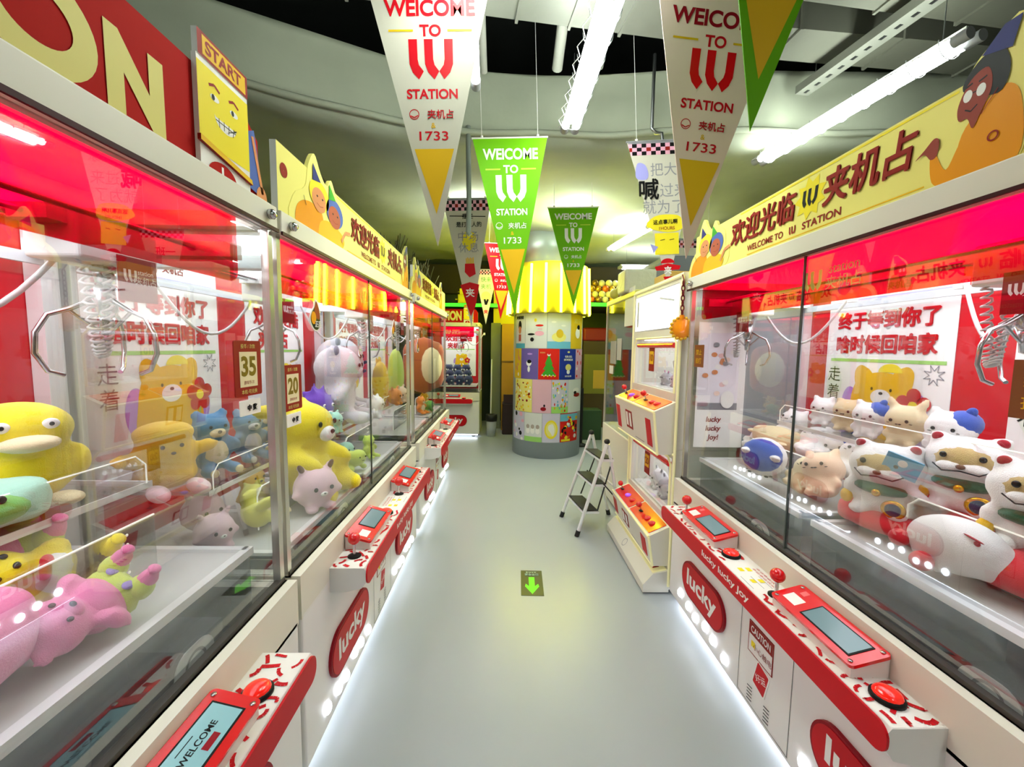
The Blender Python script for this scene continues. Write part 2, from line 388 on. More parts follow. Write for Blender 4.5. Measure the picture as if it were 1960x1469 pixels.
def build_lamps():
    lamp((.415, 1.5, 2.9), (.405, 2.72, 2.9), 'twin fluorescent tube lamp hanging over the middle of the aisle')
    lamp((2.05, 1.9, 2.9), (1.88, 3.1, 2.9), 'twin fluorescent tube lamp with grey end caps above the glasses figure sign')
    lamp((1.66, 4.75, 2.9), (1.48, 5.85, 2.9), 'small slanting tube lamp beyond the checkered megaphone pennant', guard=False)
    lamp((1.95, 7.0, 2.88), (3.1, 7.0, 2.88), 'level crosswise tube lamp near the back wall', guard=False)
    lamp((-.15, 1.1, 2.9), (-.2, 2.3, 2.9), 'tube lamp almost hidden behind the big white pennant', guard=False)
    lamp((-.36, 4.15, 2.86), (-.36, 5.3, 2.86), 'added tube lamp mostly hidden behind the fries picture pennant', guard=False)  # extra lamp, put in to brighten the back of the room
    lamp((.76, 4.2, 2.80), (.76, 5.2, 2.80), 'added tube lamp mostly hidden behind the smaller green pennant', guard=False)  # also added, lifts the light on the pillar
    for x in (-1.3, 1.2):   # unseen extra lamps added behind the viewer to light the aisle
        lamp((x, -1.8, 2.9), (x, -.6, 2.9), 'added twin tube lamp behind the viewpoint over the %s aisle side' % ('red sign' if x < 0 else 'yellow sign'), guard=False)

# ------------------------------------------------------------------ printed art
def logo(b, F, cx, cy, h, m, hh=.0015, slant=0):
    P1 = [(0, 0), (.23, 0), (.23, -.5), (.26, -.64), (.38, -.8), (.25, -1.0), (.09, -.83), (.01, -.62)]
    P3 = [(1.17-x, y) for x, y in P1]
    for dx, P in ((0, P1), (.41, P1), (0, P3)):
        b.flat(F, [(cx+(x+dx-.585+slant*(y+.5))*h, cy+(y+.5)*h) for x, y in P], hh, m)
def ring(b, F, cx, cy, r, wd, m, hh):
    o = ellp(cx, cy, r, r, 20); i = ellp(cx, cy, r-wd, r-wd, 20)
    for k in range(20): b.flat(F, [o[k], o[(k+1) % 20], i[(k+1) % 20], i[k]], hh, m)
def pair_figures(b, F, x, z, k, hh=.003, kx=None):
    """two people in party hats, drawn flat; k = height of the drawing"""
    kx = kx or k; P = lambda pts: [(x+a*kx, z+c*k) for a, c in pts]
    out = smooth([(-.05, 0), (-.05, .45), (.1, .72), (.15, 1.1), (.24, 1.38), (.33, 1.15), (.42, 1.02), (.5, 1.2), (.58, 1.02), (.72, .85), (.75, .5), (.82, .42), (.72, .05)], 4)
    b.prism(F, P(out), -.012, hh-.001, PALEY)
    b.flat(F, P(smooth([(0, 0), (-.02, .3), (.1, .5), (.3, .52), (.36, .3), (.34, 0)])), hh, ORG)
    b.flat(F, P(smooth([(.3, 0), (.3, .3), (.45, .42), (.66, .35), (.72, .18), (.6, 0)])), hh+.0005, GOLD)
    for cx, cz, hm, cm in ((.3, .68, YEL, NAVY), (.55, .58, BLUE, GRN)):
        b.flat(F, P(ellp(cx, cz+.06, .15, .25)), hh+.001, hm)
        b.flat(F, P(ellp(cx-.01, cz-.02, .105, .2)), hh+.0015, SKIN2 if hm is YEL else SKIN)
        b.flat(F, P([(cx-.1, cz+.24), (cx+.02, cz+.3), (cx-.09, cz+.52)]), hh+.0016, cm)
        for e in (-.04, .04): b.flat(F, P(ellp(cx+e, cz+.03, .012, .018, 8)), hh+.002, BLK)
        b.line(F, P([(cx-.05, cz-.09), (cx, cz-.12), (cx+.05, cz-.09)]), .008*k, hh+.002, BRICK)
    b.line(F, P([(.66, .2), (.74, .42), (.84, .46)]), .07*k, hh+.002, SKIN2)
    b.line(F, P([(.07, .55), (.1, .42)]), .015*k, hh+.002, BLK)
def pointing_figure(b, F, x, z, k, hh=.003, kx=None):
    """a person in an orange coat with round glasses, one open hand held out; origin at the waist"""
    kx = kx or k; P = lambda pts: [(x+a*kx, z+c*k) for a, c in pts]
    out = smooth([(-.62, .1), (-.5, .42), (-.24, .5), (-.2, .9), (-.05, 1.15), (.2, 1.3), (.5, 1.4), (.62, .9), (.62, .05), (-.2, .02)], 4)
    b.prism(F, P(out), -.012, hh-.001, PALEY)
    b.flat(F, P(smooth([(-.18, .12), (-.12, .5), (.15, .72), (.4, .8), (.58, .6), (.6, .06), (0, .05)])), hh, ORG)
    b.flat(F, P(smooth([(-.14, .4), (-.3, .2), (-.48, .42), (-.56, .4), (-.5, .12), (-.3, .03), (-.12, .1)])), hh+.0004, ORG)
    b.flat(F, P(smooth([(-.46, .4), (-.44, .55), (-.52, .6), (-.66, .52), (-.8, .44), (-.66, .47), (-.55, .38)])), hh+.0006, DSKIN)
    b.flat(F, P(smooth([(-.16, .95), (0, 1.16), (.28, 1.2), (.42, .95), (.3, .75)])), hh+.001, BLK)
    b.flat(F, P(smooth([(-.2, .82), (-.06, 1.02), (.15, 1.06), (.22, .85), (.1, .62), (.02, .52), (-.06, .64), (-.18, .66)])), hh+.0014, DSKIN)
    b.flat(F, P([(.05, 1.2), (.42, 1.12), (.5, 1.38), (.3, 1.38)]), hh+.0016, NAVY)
    for e in (-.08, .09): b.flat(F, P(ellp(e, .87, .06, .06, 16)), hh+.002, OFFW)
    b.line(F, P([(-.02, .88), (.03, .88)]), .01*k, hh+.002, BLK)
    b.line(F, P([(-.1, .74), (-.02, .7), (.06, .74)]), .012*k, hh+.002, BLK)
    for e in (-.08, .1): b.line(F, P([(e-.05, .96), (e+.05, .98)]), .016*k, hh+.002, BLK)
    ring(b, F, x+.3*kx, z+.35*k, .05*k, .015*k, BRICK, hh+.002)
    b.line(F, P([(.12, .62), (.3, .8)]), .008*k, hh+.002, BRICK)
def sign_welcome(t, half, z0=1.897, k=.225, sh=0, pk=.45):
    F = front(.046); L = half-.03; b = MB()
    b.prism(F, [(-L, z0), (L, z0), (L, z0+k), (-L, z0+k)], -.02, 0, PALEY, OFFW)
    b.rect(F, -L*.5, L*.55, z0+k-.012, z0+k-.006, .001, YEL); b.rect(F, -L*.42, L*.6, z0+.022, z0+.026, .001, GOLD)
    s = b.build('header_sign', t); b = MB()
    b.text(F, '欢迎光临', -.274+sh, z0+.14, .112, BRICK, bold=.03, wd=.42, slant=.08)
    b.text(F, '夹机占', .222+sh*1.15, z0+.14, .115, BRICK, bold=.035, wd=.305, slant=.1)
    b.text(F, 'WELCOME TO', -.24+sh, z0+.05, .026, BRICK, bold=.02, wd=.23); b.text(F, 'STATION', .06+sh, z0+.05, .026, BRICK, bold=.02, wd=.17)
    logo(b, F, -.075+sh, z0+.05, .03, BRICK)
    b.build('lettering', s); b = MB()
    b.flat(F, [(.004+sh+(.075 if i % 2 else .05)*math.cos(PI*i/9), z0+.14+(.075 if i % 2 else .05)*math.sin(PI*i/9)) for i in range(18)], .0012, YEL)
    logo(b, F, .004+sh, z0+.14, .06, BLK, .002, .1); ring(b, F, -L*.955, z0+.15, .022, .02, BRICK, .0015)
    b.build('emblem', s)
    b = MB(); pair_figures(b, F, -.87+sh*.6, z0+.0, .215, kx=pk); b.build('cartoon_figures', s)
    b = MB(); pointing_figure(b, F, .50+sh*1.05, z0, .22, kx=.155); b.build('cartoon_figure', s)
    return s
def sign_station(t, half, z0=1.897, k=.228, end=.86):
    F = front(.046); b = MB(); L = half-.02
    b.prism(F, [(-L, z0), (L*.97, z0), (L*.97, z0+k*.75), (L*.9, z0+k*.95), (L*.85, z0+k), (-L, z0+k)], -.02, 0, SIGNR, OFFW)
    s = b.build('header_sign', t); b = MB()
    u = L*.38
    if half > .6:
        b.text(F, 'N', .445, z0+.09, .148, CREAML, bold=.06, wd=.124); ring2(b, F, .278, z0+.09, .092, .082, .04, CREAML)
        b.text(F, 'STATI', -.19, z0+.09, .148, CREAML, bold=.06, wd=.66)
    else:
        b.text(F, 'STATION', -L*.2, z0+k*.52, k*.7, CREAML, bold=.05, wd=L*1.15)
    b.build('lettering', s)
    # yellow box face and START plate
    x0, x1 = (.588, .768) if half > .6 else (L*.45, L*.8); w_ = x1-x0; q = k*.92; b = MB()
    b.prism(F, [(x0, z0), (x1, z0), (x1, z0+q*1.18), (x0, z0+q*1.18)], .001, .012, OFFW)
    b.rect(F, x0, x1, z0+q*.3, z0+q*1.12, .0125, YEL)
    b.prism(F, [(x0+.02*w_, z0+q*1.18), (x1, z0+q*1.18), (x1, z0+q*1.44), (x0+.02*w_, z0+q*1.44)], .001, .014, BRICK, OFFW)
    b.rect(F, x0+w_*.1, x1-w_*.05, z0+q*1.21, z0+q*1.41, .0145, GOLD)
    b.text(F, 'START', (x0+x1)/2, z0+q*1.31, q*.14, BRICK, .015, .03, wd=w_*.7)
    for e in (.3, .68):
        b.flat(F, ellp(x0+w_*e, z0+q*.85, w_*.085, q*.035, 14), .013, OFFW); b.flat(F, ellp(x0+w_*(e-.03), z0+q*.85, w_*.03, q*.033, 10), .0133, BLK)
        b.line(F, [(x0+w_*(e-.1), z0+q*.95), (x0+w_*e, z0+q*.99), (x0+w_*(e+.1), z0+q*.95)], .006, .013, BRICK)
    b.flat(F, [(x0+w_*.3, z0+q*.66)]+ellp(x0+w_*.5, z0+q*.68, w_*.22, q*.13, 12, PI, 2*PI)+[(x0+w_*.72, z0+q*.66)], .013, OFFW)
    b.line(F, [(x0+w_*.3, z0+q*.63), (x0+w_*.7, z0+q*.63)], .002, .0133, BLK)
    for i in range(4): b.line(F, [(x0+w_*(.36+.1*i), z0+q*.67), (x0+w_*(.37+.09*i), z0+q*.57)], .002, .0133, BLK)
    b.prism(F, [(x0-.04*w_, z0+q*.34), (x1*.995, z0+q*.2), (x1, z0+q*.14), (x0-.04*w_, z0+q*.28)], .012, .02, GOLD, BRICK)
    b.flat(F, ellp(x0+w_*.4, z0+q*.02, w_*.28, q*.16, 14, 0, PI), .013, SIGNR)
    b.rect(F, x0+w_*.37, x0+w_*.41, z0, z0+q*.14, .0135, OFFW)
    b.build('box_face', s)
    if half > .6:
        b = MB(); b.flat(F, [(x1+.004, z0+.03), (x1+.075, z0+.02), (x1+.04, z0+.19), (x1, z0+.17)], .004, BLUE)
        b.line(F, [(x1+.03, z0+.17), (x1+.07, z0+.03)], .012, .005, SKIN2); b.flat(F, ellp(x1+.065, z0+.02, .025, .03, 12), .005, SKIN2); b.build('cartoon_arm', s)
    return s

def ring2(b, F, cx, cy, rx, ry, wd, m, hh=.0015):
    o = ellp(cx, cy, rx, ry, 36); i = ellp(cx, cy, rx-wd, ry-wd, 36)
    for k in range(36): b.flat(F, [o[k], o[(k+1) % 36], i[(k+1) % 36], i[k]], hh, m)
def bear_picture(b, F, cx, cz, k):
    """a plain yellow toy bear with cap and a red flower; k = width of the picture"""
    P = lambda pts: [(cx+a*k, cz+c*k) for a, c in pts]
    for s in (-1, 1): b.flat(F, P(ellp(s*.46, -.28, .13, .26)), .001, LILAC)
    b.flat(F, P(smooth([(-.4, -.6), (-.44, -.2), (-.36, .08), (-.22, .16), (0, .2), (.22, .16), (.38, .06), (.44, -.2), (.4, -.6)])), .0014, GOLD)
    for s in (-1, 1): b.flat(F, P(smooth([(s*.36, .0), (s*.4, .2), (s*.3, .28), (s*.14, .16)])), .0012, GOLD)
    b.flat(F, P(ellp(.1, .2, .16, .11, 16, 0, PI)), .0016, YEL)
    b.flat(F, P(ellp(0, -.12, .14, .1)), .002, OFFW); b.flat(F, P(ellp(0, -.07, .03, .02, 10)), .0024, BLK)
    for s in (-1, 1): b.flat(F, P(ellp(s*.13, -.02, .018, .022, 10)), .002, BLK)
    fx, fz = .42, -.18
    for i in range(5):
        a = PI/2+2*PI*i/5; b.flat(F, P(ellp(fx+.13*math.cos(a), fz+.13*math.sin(a), .085, .085, 14)), .0026, CRIM)
    b.flat(F, P(ellp(fx, fz, .06, .06, 14)), .003, YEL); b.line(F, P([(fx, fz-.14), (fx-.05, fz-.45)]), .03*k, .0024, LGRN)
    b.line(F, P([(.62+(.12 if i % 2 else .05)*math.cos(PI*i/8), .2+(.12 if i % 2 else .05)*math.sin(PI*i/8)) for i in range(17)]), .004*k*2, .002, GREYT)
def poster(t, u, kind, z0=.98, z1=1.86, wd=.62, y=.711):
    F = front(y); b = MB()
    b.prism(F, [(u-wd/2, z0), (u+wd/2, z0), (u+wd/2, z1), (u-wd/2, z1)], -.002, 0, OFFW); p = b.build('poster', t)
    b = MB()
    if kind == 'wait':
        b.text(F, '终于等到你了', u, z1-.205, .088, RED, .001, .05, wd=wd*.8); b.text(F, '啥时候回咱家', u, z1-.32, .092, RED, .001, .05, wd=wd*.8)
        b.text(F, '夹机占', u+.06, z1-.06, .035, BRICK, .001, .01)
        b.text(F, '走', u-wd*.4, z1-.47, .075, BLK, .002, .0); b.text(F, '着', u-wd*.4, z1-.56, .075, BLK, .002, .0)
    else:
        b.text(F, '欢迎登陆', u, z1-.2, .11, RED, .001, .05, wd=wd*.78); b.text(F, '夹机占', u-.05, z1-.33, .11, RED, .001, .05, wd=wd*.5)
    b.build('lettering', p); b = MB()
    b.rect(F, u-wd*.25, u+wd*.46, z1-.115, z1-.10, .001, PERI); b.rect(F, u-wd*.45, u+wd*.46, z1-.405, z1-.39, .001, LGRN)
    if kind == 'wait':
        b.flat(F, smooth([(u-wd*.48, z1-.52), (u-wd*.4, z1-.415), (u-wd*.32, z1-.52), (u-wd*.4, z1-.63)]), .0012, mat('pale_bubble', '#dfe6d6', .5))
        bear_picture(b, F, u+.02, z1-.52, wd*.58)
    else: bear_picture(b, F, u+.05, z1-.55, wd*.4)
    b.build('picture', p); return p

# ------------------------------------------------------------------ claw machines
def confetti(b, F, x0, x1, y0, y1, n, skip=()):
    done = []
    for i in range(n):
        for _ in range(40):
            cx, cy = R.uniform(x0, x1), R.uniform(y0, y1)
            if not any(a-.02 < cx < c+.02 for a, c in skip) and all(math.hypot(cx-p, cy-q) > .03 for p, q in done): break
        else: continue
        done.append((cx, cy))
        a = R.uniform(0, PI); L = R.uniform(.026, .05); cv = R.uniform(-.5, .5); wd = R.uniform(.008, .0125)
        pts = []
        for k in range(5):
            s = (k/4-.5)*L; pts.append((cx+s*math.cos(a)-cv*(s*s/L*2)*math.sin(a), cy+s*math.sin(a)+cv*(s*s/L*2)*math.cos(a)))
        pts = [(min(max(p, x0), x1), min(max(q, y0), y1)) for p, q in pts]
        b.line(F, pts, wd, .0010+.00002*i, RED)
def screen_unit(t, u0, u1, lit=False):
    mid = (u0+u1)/2; h = (u1-u0)/2
    b = MB(); F = Fr((mid, 0, 0), (0, 1, 0), (0, 0, 1), (1, 0, 0))
    b.prism(F, [(-.106, .656), (-.004, .656), (-.004, .712), (-.106, .684)], -h+.006, h-.006, WHITE); s = b.build('screen_unit', t)
    V = Vector((0, .102, .028)).normalized(); T = Fr((mid, -.106, .685), (1, 0, 0), V, Vector((1, 0, 0)).cross(V))
    b = MB(); o = rrect(-h, -.004, h, .109, .012)
    b.prism(T, o, 0, .009, HRED)
    for a in (-1, 1):
        for c in (.009, .097): b.lathe([(.006, 0), (.006, .002)], T(a*(h-.016), c, .009), CHROME, 10)
    b.build('screen_frame', s)
    b = MB(); b.prism(T, [(-.05, .016), (h-.03, .016), (h-.03, .09), (-.05, .09)], .009, .0105, BLK)
    b.rect(T, -.045, h-.035, .02, .086, .0112, SCREENT if lit else SCREEN)
    if lit:
        b.text(T, 'WELCOME', (h-.08)/2, .055, .013, BLK, .0116, .02, wd=(h)*.62); b.line(T, [(.005, .073), (.05, .073)], .002, .0116, BLK)
        b.rect(T, (h-.08)/2-.01, (h-.08)/2+.028, .028, .042, .0116, DRED)
    b.build('screen', s)
    b = MB(); b.rect(T, -h+.025, -h+.08, .022, .06, .0095, OFFW); b.rect(T, -h+.035, -h+.055, .072, .094, .0095, mat('soft_red_print', '#e86a6a', .4)); b.build('instruction_sticker', s)
def joystick(t, u, y=-.062):
    b = MB(); b.lathe([(.026, .656), (.026, .660), (.012, .664)], (u, y, 0), BLK, 16); j = b.build('joystick', t)
    b = MB(); b.tube([(u, y, .66), (u, y, .715)], .006, CHROME, 10); b.build('shaft', j)
    b = MB(); b.ell((u, y, .73), (.024, .024, .024), m=HRED); b.build('ball', j)
def push_button(t, u, y=-.066):
    b = MB(); b.lathe([(.036, .656), (.036, .664), (.03, .668)], (u, y, 0), BLK, 22); p = b.build('push_button', t)
    b = MB(); b.ell((u, y, .667), (.031, .031, .016), m=mat('lit_red_button', '#e31a12', .2, emit=.25, ecol='#ff2a10', coat=.4)); b.build('button_cap', p)
def claw(t, u, y, card=True, z=1.66, fl=1):
    b = MB(); b.box(u-.10, u+.10, y-.05, y+.07, z+.02, z+.13, WHITE, .008); b.box(u-.14, u-.10, y-.03, y+.05, z+.09, z+.12, WHITE)
    c = b.build('claw_carriage', t)
    b = MB(); b.tube([(u-fl*.14, y+.02, z+.105), (u-fl*.3, y+.02, z+.105)], .006, CHROME, 8)
    b.lathe([(.022, z-.02), (.024, z+.02)], (u, y, 0), CHROME, 16); b.lathe([(.0, z-.10), (.016, z-.10), (.024, z-.085), (.024, z-.03), (.014, z-.02)], (u, y, 0), CHROME, 16)
    b.lathe([(.0, z-.16), (.012, z-.155), (.016, z-.11), (.016, z-.10)], (u, y, 0), CHROME, 14); b.build('claw_hub', c)
    for k in range(3):
        a = PI*2*k/3+.5; dx, dy = math.cos(a), math.sin(a)
        pr = [(.02, -.06), (.06, -.085), (.095, -.10), (.115, -.14), (.118, -.185), (.10, -.225), (.075, -.235)]
        b = MB(); b.tube([(u+r*dx, y+r*dy, z+q) for r, q in pr], .0055, CHROME, 7); b.tube([(u+.015*dx, y+.015*dy, z-.13), (u+.06*dx, y+.06*dy, z-.088)], .004, CHROME, 6)
        b.build('claw_arm', c)
    b = MB(); N = 150   # coiled cable hanging in a loop beside the hub
    pts = []
    for i in range(N):
        s = i/(N-1); px = u-.075+.06*s; pz = z+.03-.22*math.sin(PI*min(1, s*1.0))
        a = i*1.25; pts.append((px+.010*math.cos(a), y-.03+.010*math.sin(a), pz+.004*math.cos(a)))
    b.tube(pts, .0036, CABLE, 5); b.build('coiled_cable', c)
    b = MB(); b.tube([(u+fl*(-.36+.34*k/14), y+.05+.18*(1-k/14), z+.07-.20*math.sin(PI*k/14)+.02*(1-k/14)) for k in range(15)], .006, CABLE, 7)
    b.box(u-fl*.37-.015, u-fl*.37+.015, y+.22, y+.245, z+.06, z+.1, WHITE); b.build('power_cable', c)
    if card:
        F = front(y-.052); b = MB(); b.prism(F, [(u-.02, z-.06), (u+.085, z-.06), (u+.085, z+.045), (u-.02, z+.045)], 0, .003, DRED)
        k = b.build('carriage_card', c); b = MB(); logo(b, F, u+.01, z+.0, .03, OFFW, .0035); b.text(F, 'station', u+.052, z+.012, .011, OFFW, .0035, .01); b.text(F, '夹机占', u+.052, z-.008, .019, OFFW, .0035, .0); b.build('lettering', k)
def price_card(t, u, z, num):
    F = front(.045); b = MB(); b.prism(F, rrect(u-.058, z-.075, u+.058, z+.075, .006), 0, .003, BRICK); b.rect(F, u-.038, u+.038, z-.05, z+.045, .0034, mat('card_cream', '#e3d7ae', .5))
    c = b.build('price_card', t); b = MB(); b.text(F, num, u, z+.006, .055, mat('dark_gold_letter', '#7d6a1c', .4), .0038, .035, wd=.064); b.text(F, '游戏币/次', u, z-.038, .01, BRICK, .0038, 0)
    b.text(F, '投币 / 次数', u, z+.06, .012, CREAML, .0038, 0); b.text(F, '本机·可兑换', u, z-.063, .012, CREAML, .0038, 0); b.build('lettering', c)
    b = MB(); b.prism(F, rrect(u-.042, z-.128, u+.05, z-.086, .003), 0, .002, OFFW); c = b.build('price_tag', t)
    b = MB(); b.text(F, '中 奖', u+.01, z-.108, .018, BLK, .0024, .02); b.build('lettering', c)
def drop_badge(t, u, z):
    F = front(.045); b = MB(); k = .055
    P = lambda q: [(u+a*k, z+c*k) for a, c in q]
    o = smooth([(.1, 1.25), (.6, .5), (.62, -.4), (.2, -.85), (-.4, -.75), (-.85, -.2), (-.7, .3), (-.2, .8)])
    b.prism(F, P(o), 0, .003, OFFW); b.flat(F, P([(x*.9, y*.9) for x, y in o]), .0034, BLK); b.flat(F, P(smooth([(.1, 1.1), (.5, .45), (.45, -.05), (-.1, .1), (-.2, .6)])), .0037, BRICK)
    b.flat(F, P(ellp(-.35, 0, .36, .42)), .004, ORG); c = b.build('round_badge', t)
    b = MB(); b.text(F, '正品', u+.012, z-.022, .024, OFFW, .0044, .04); b.build('lettering', c)

def claw_machine(label, loc, rz, half=.875, bed_z=.86, ry=.12, shelf=(1.1, .33), sign='welcome', posters=(), cards=(), badges=(), claws=(), lit=False, single=False, caution=False, group=None, cw=.66, cl=None, shelf_u=None, end_sheet=False, valance=True, sh=0, pk=.45):
    t = thing('claw_machine', label, 'claw machine', loc, rz, group)
    # cabinet
    b = MB(); b.box(-half, half, 0, .74, .05, .62, WHITE, .01); b.box(-half, half, 0, .05, .60, .75, CREAM); b.box(-half, half, .69, .74, .60, .75, CREAM)
    for s in (-1, 1): b.box(s*half-(.04 if s > 0 else 0), s*half+(.04 if s < 0 else 0), .05, .69, .60, .75, CREAM)
    b.box(-half+.04, half-.04, .05, .69, .62, .624, GREYP); b.build('cabinet', t)
    b = MB(); F = front(0)
    b.line(F, [(-.15, .58), (-.15, .07), (.155, .07), (.155, .58)], .003, .001, mat('panel_gap', '#6d6d6b', .6)) if not single else None
    b.build('service_door', t) if not single else None
    b = MB()
    for k in range(2 if not single else 0):
        for i in range(5): b.line(F, [(-.085+.105*k, .12-.014*i+.02), (-.085+.105*k+.033, .12-.014*i+.026)], .004, .0015, BLK)
    if not single: b.build('vent_slots', t)
    b = MB()
    for a in (-half+.1, half-.1):
        for y in (.08, .66): b.lathe([(.028, 0), (.028, .012), (.012, .02), (.012, .05)], (a, y, 0), DSTEEL, 12)
    b.build('levelling_feet', t)
    b = MB(); b.box(-half+.03, half-.03, .05, .075, .022, .046, LEDS); b.box(-half+.03, half-.03, .66, .685, .022, .046, LEDS) if False else None
    b.build('underglow_strip', t)
    # glass box
    b = MB(); b.box(-half+.004, half-.004, .036, .056, .748, .762, SEAL); b.box(-half, half, .03, .062, .744, .75, CHROME); b.build('sill_seal', t)
    panes = [(-half+.02, 0), (0, half-.02)] if not single else [(-half+.02, half-.02)]
    for a, c in panes:
        b = MB(); b.box(a+.001, c-.001, .046, .052, .76, 1.838, GLS); b.build('front_glass', t)
    if not single:
        b = MB(); b.box(-.003, .003, .0455, .0525, .76, 1.838, mat('glass_edge', '#33403c', .3)); b.build('glass_joint', t)
    for s in (-1, 1):
        b = MB(); x = s*(half-.008); b.box(x-.003, x+.003, .06, .70, .75, 1.838, GLS); b.build('end_glass', t)
    for s in (-1, 1):
        b = MB(); x = s*(half-.012); b.box(x-.011, x+.011, .040, .062, .74, 1.84, mat('clear_trim', '#c9c6bc', .15, .6)); b.build('corner_post', t)
        b = MB(); x = s*(half-.03); b.box(x-.024, x+.024, .665, .712, .62, 1.84, ALU); b.build('corner_post', t)
    b = MB(); b.box(-half, half, .714, .74, .75, 1.84, CRIM)
    for a in (-half*.5, half*.5): b.lathe([(.014, 0), (.014, .004)], (a+.08, .7135, 1.62), WHITE, 12, 'y')
    b.build('back_panel', t)
    for i, (u, kd) in enumerate(posters): poster(t, u, kd)
    # head beam, roof, lamp, valance
    b = MB(); b.box(-half, half, .022, .07, 1.838, 1.905, CREAM, .004); b.box(-half, half, .018, .024, 1.832, 1.842, mat('dark_red_seam', '#3a0d14', .4))
    b.box(-half, half, .07, .74, 1.885, 1.905, WHITE); b.box(-half, half, .69, .74, 1.838, 1.885, CREAM)
    for s in (-1, 1): b.box(s*half-(.04 if s > 0 else 0), s*half+(.04 if s < 0 else 0), .07, .69, 1.838, 1.885, CREAM)
    b.build('head_beam', t)
    b = MB(); b.box(-half+.06, half-.06, .11, .68, 1.874, 1.884, LEDW); b.build('light_panel', t)
    if valance:
        b = MB(); Fv = front(.085); b.prism(Fv, [(-half+.06, 1.876), (-half+.06, 1.71)]+ellp(-half+.09, 1.70, .03, .03, 6, PI, 1.5*PI)+ellp(half-.13, 1.70, .03, .03, 6, 1.5*PI, 2*PI)+[(half-.10, 1.876)], 0, .004, VAL)
        v = b.build('red_valance', t)
        b = MB(); b.text(Fv, 'station', half*.15, 1.78, .03, CREAML, .005, .01); b.text(Fv, '夹机占', half*.15, 1.735, .045, CREAML, .005, .0); logo(b, Fv, half*.15-.13, 1.75, .07, CREAML, .005); b.build('lettering', v)
    b = MB(); b.box(-half+.06, half-.06, .645, .66, 1.715, 1.745, mat('grey_rail', '#b9bcc2', .4)); b.box(-half+.05, -half+.10, .10, .66, 1.74, 1.78, ALU); b.box(half-.10, half-.05, .10, .66, 1.74, 1.78, ALU)
    b.tube([(-half+.1, .2, 1.765), (half-.1, .2, 1.765)], .007, CHROME, 8); b.tube([(-half+.1, .36, 1.765), (half-.1, .36, 1.765)], .007, CHROME, 8); b.build('gantry_rail', t)
    for u, y in claws: claw(t, u, y, fl=-1 if u < -.4 or single else 1)
    # prize beds and shelves
    bays = [(-half+.05, -.03), (.03, half-.05)] if not single else [(-half+.05, half-.05)]
    sk = glass('smoky_skirt', (.72, .74, .78), .4, .1)
    for a, c in bays:
        b = MB(); b.box(a, c, ry, .66, bed_z-.022, bed_z-.008, mat('bed_board', '#c6c5c2', .5)); p = b.build('prize_bed', t)
        b = MB()
        for q in ((a, c, ry-.012, ry+.012), (a, a+.022, ry, .66), (c-.022, c, ry, .66)): b.box(q[0], q[1], q[2], q[3], bed_z-.02, bed_z+.002, ALU)
        b.build('bed_rim', p)
        b = MB(); b.box(a, c, ry+.0, ry+.004, .63, bed_z-.02, sk); b.build('bed_skirt', p)
        b = MB(); b.box(a+.12, a+.36, ry+.06, ry+.3, .625, .72, GREYP); b.box(c-.2, c-.06, ry+.05, ry+.2, .625, .70, WHITE); b.prism(front(ry-.001), rrect(c-.3, .655, c-.17, .75, .045), 0, .003, mat('pale_plastic', '#d5d7da', .3)); ring(b, front(ry-.005), c-.235, .70, .036, .008, GREYT, 0); b.build('prize_chute', p)
        b = MB(); y = ry+.16; z1 = bed_z+.16; cc = (a+c)/2
        b.box(cc-.22, cc+.26, y, y+.004, bed_z, z1, ACR); q = b.build('acrylic_barrier', p)
        b = MB(); b.tube([(cc-.22, y+.002, bed_z), (cc-.22, y+.002, z1-.03), (cc-.19, y+.002, z1), (cc+.26, y+.002, z1)], .0028, ACRE, 6)
        for i in range(6):
            for s in (0, .018): b.ell((cc+.16+s, y-.001, bed_z+.02+.024*i), (.004, .002, .004), m=ACRE, u=8, v=5)
        b.build('barrier_edge', q)
    if shelf:
        z, dp = shelf; a, c = shelf_u or (-half+.08, half-.08); y = .71-dp
        b = MB(); b.box(a, c, y, .71, z-.008, z, ACR); p = b.build('prize_shelf', t)
        b = MB(); b.box(a, c, y-.003, y, z-.016, z+.002, ALU); b.box(a, a+.006, y, .71, z-.012, z, ALU); b.box(c-.006, c, y, .71, z-.012, z, ALU); b.build('shelf_edge', p)
        b = MB(); b.tube([(a+.02, y-.004, z), (a+.02, y-.004, z+.055), (a+.05, y-.004, z+.085), (c-.05, y-.004, z+.085), (c-.02, y-.004, z+.055), (c-.02, y-.004, z)], .0022, ACRE, 6); b.build('shelf_guard', p)
    # console
    cl = cl or cw
    b = MB(); Fp = Fr((0, 0, 0), (0, 1, 0), (0, 0, 1), (1, 0, 0))
    b.prism(Fp, [(0, .655), (-.130, .655), (-.138, .645), (-.138, .60), (-.12, .575), (-.06, .56), (0, .56)], -cl, cw, WHITE); con = b.build('console', t)
    T = Fr((0, -.066, .655), (1, 0, 0), (0, 1, 0), (0, 0, 1)); b = MB()
    us = [(-.52, -.20), (.17, .49)] if not single else [(-.12, .16)]
    b.rect(T, -cl+.002, cw-.002, -.062, .062, .0006, OFFW)
    confetti(b, T, -cl+.01, cw-.01, -.058, .058, 95 if not single else 34, [(-.1, .12)])
    if not single:
        for x, w_ in ((-.05, .05), (.03, .045)):
            for y in (-.03, .0): b.rect(T, x, x+w_*.5, y, y+.018, .0014, YEL)
        for y in (.03, .045): b.text(T, '幸运幸运欢乐', .02, y, .01, RED, .0014, .0, wd=.13)
        for y in (-.05, -.012, .018): b.line(T, [(.01, y), (.09, y)], .002, .0014, GREYT)
    b.build('console_top', con)
    b = MB(); Ff = front(-.138); b.prism(Ff, rrect(-cl-.004, .585, cw+.004, .66, .032, 6), 0, .006, RED); bd = b.build('console_band', con)
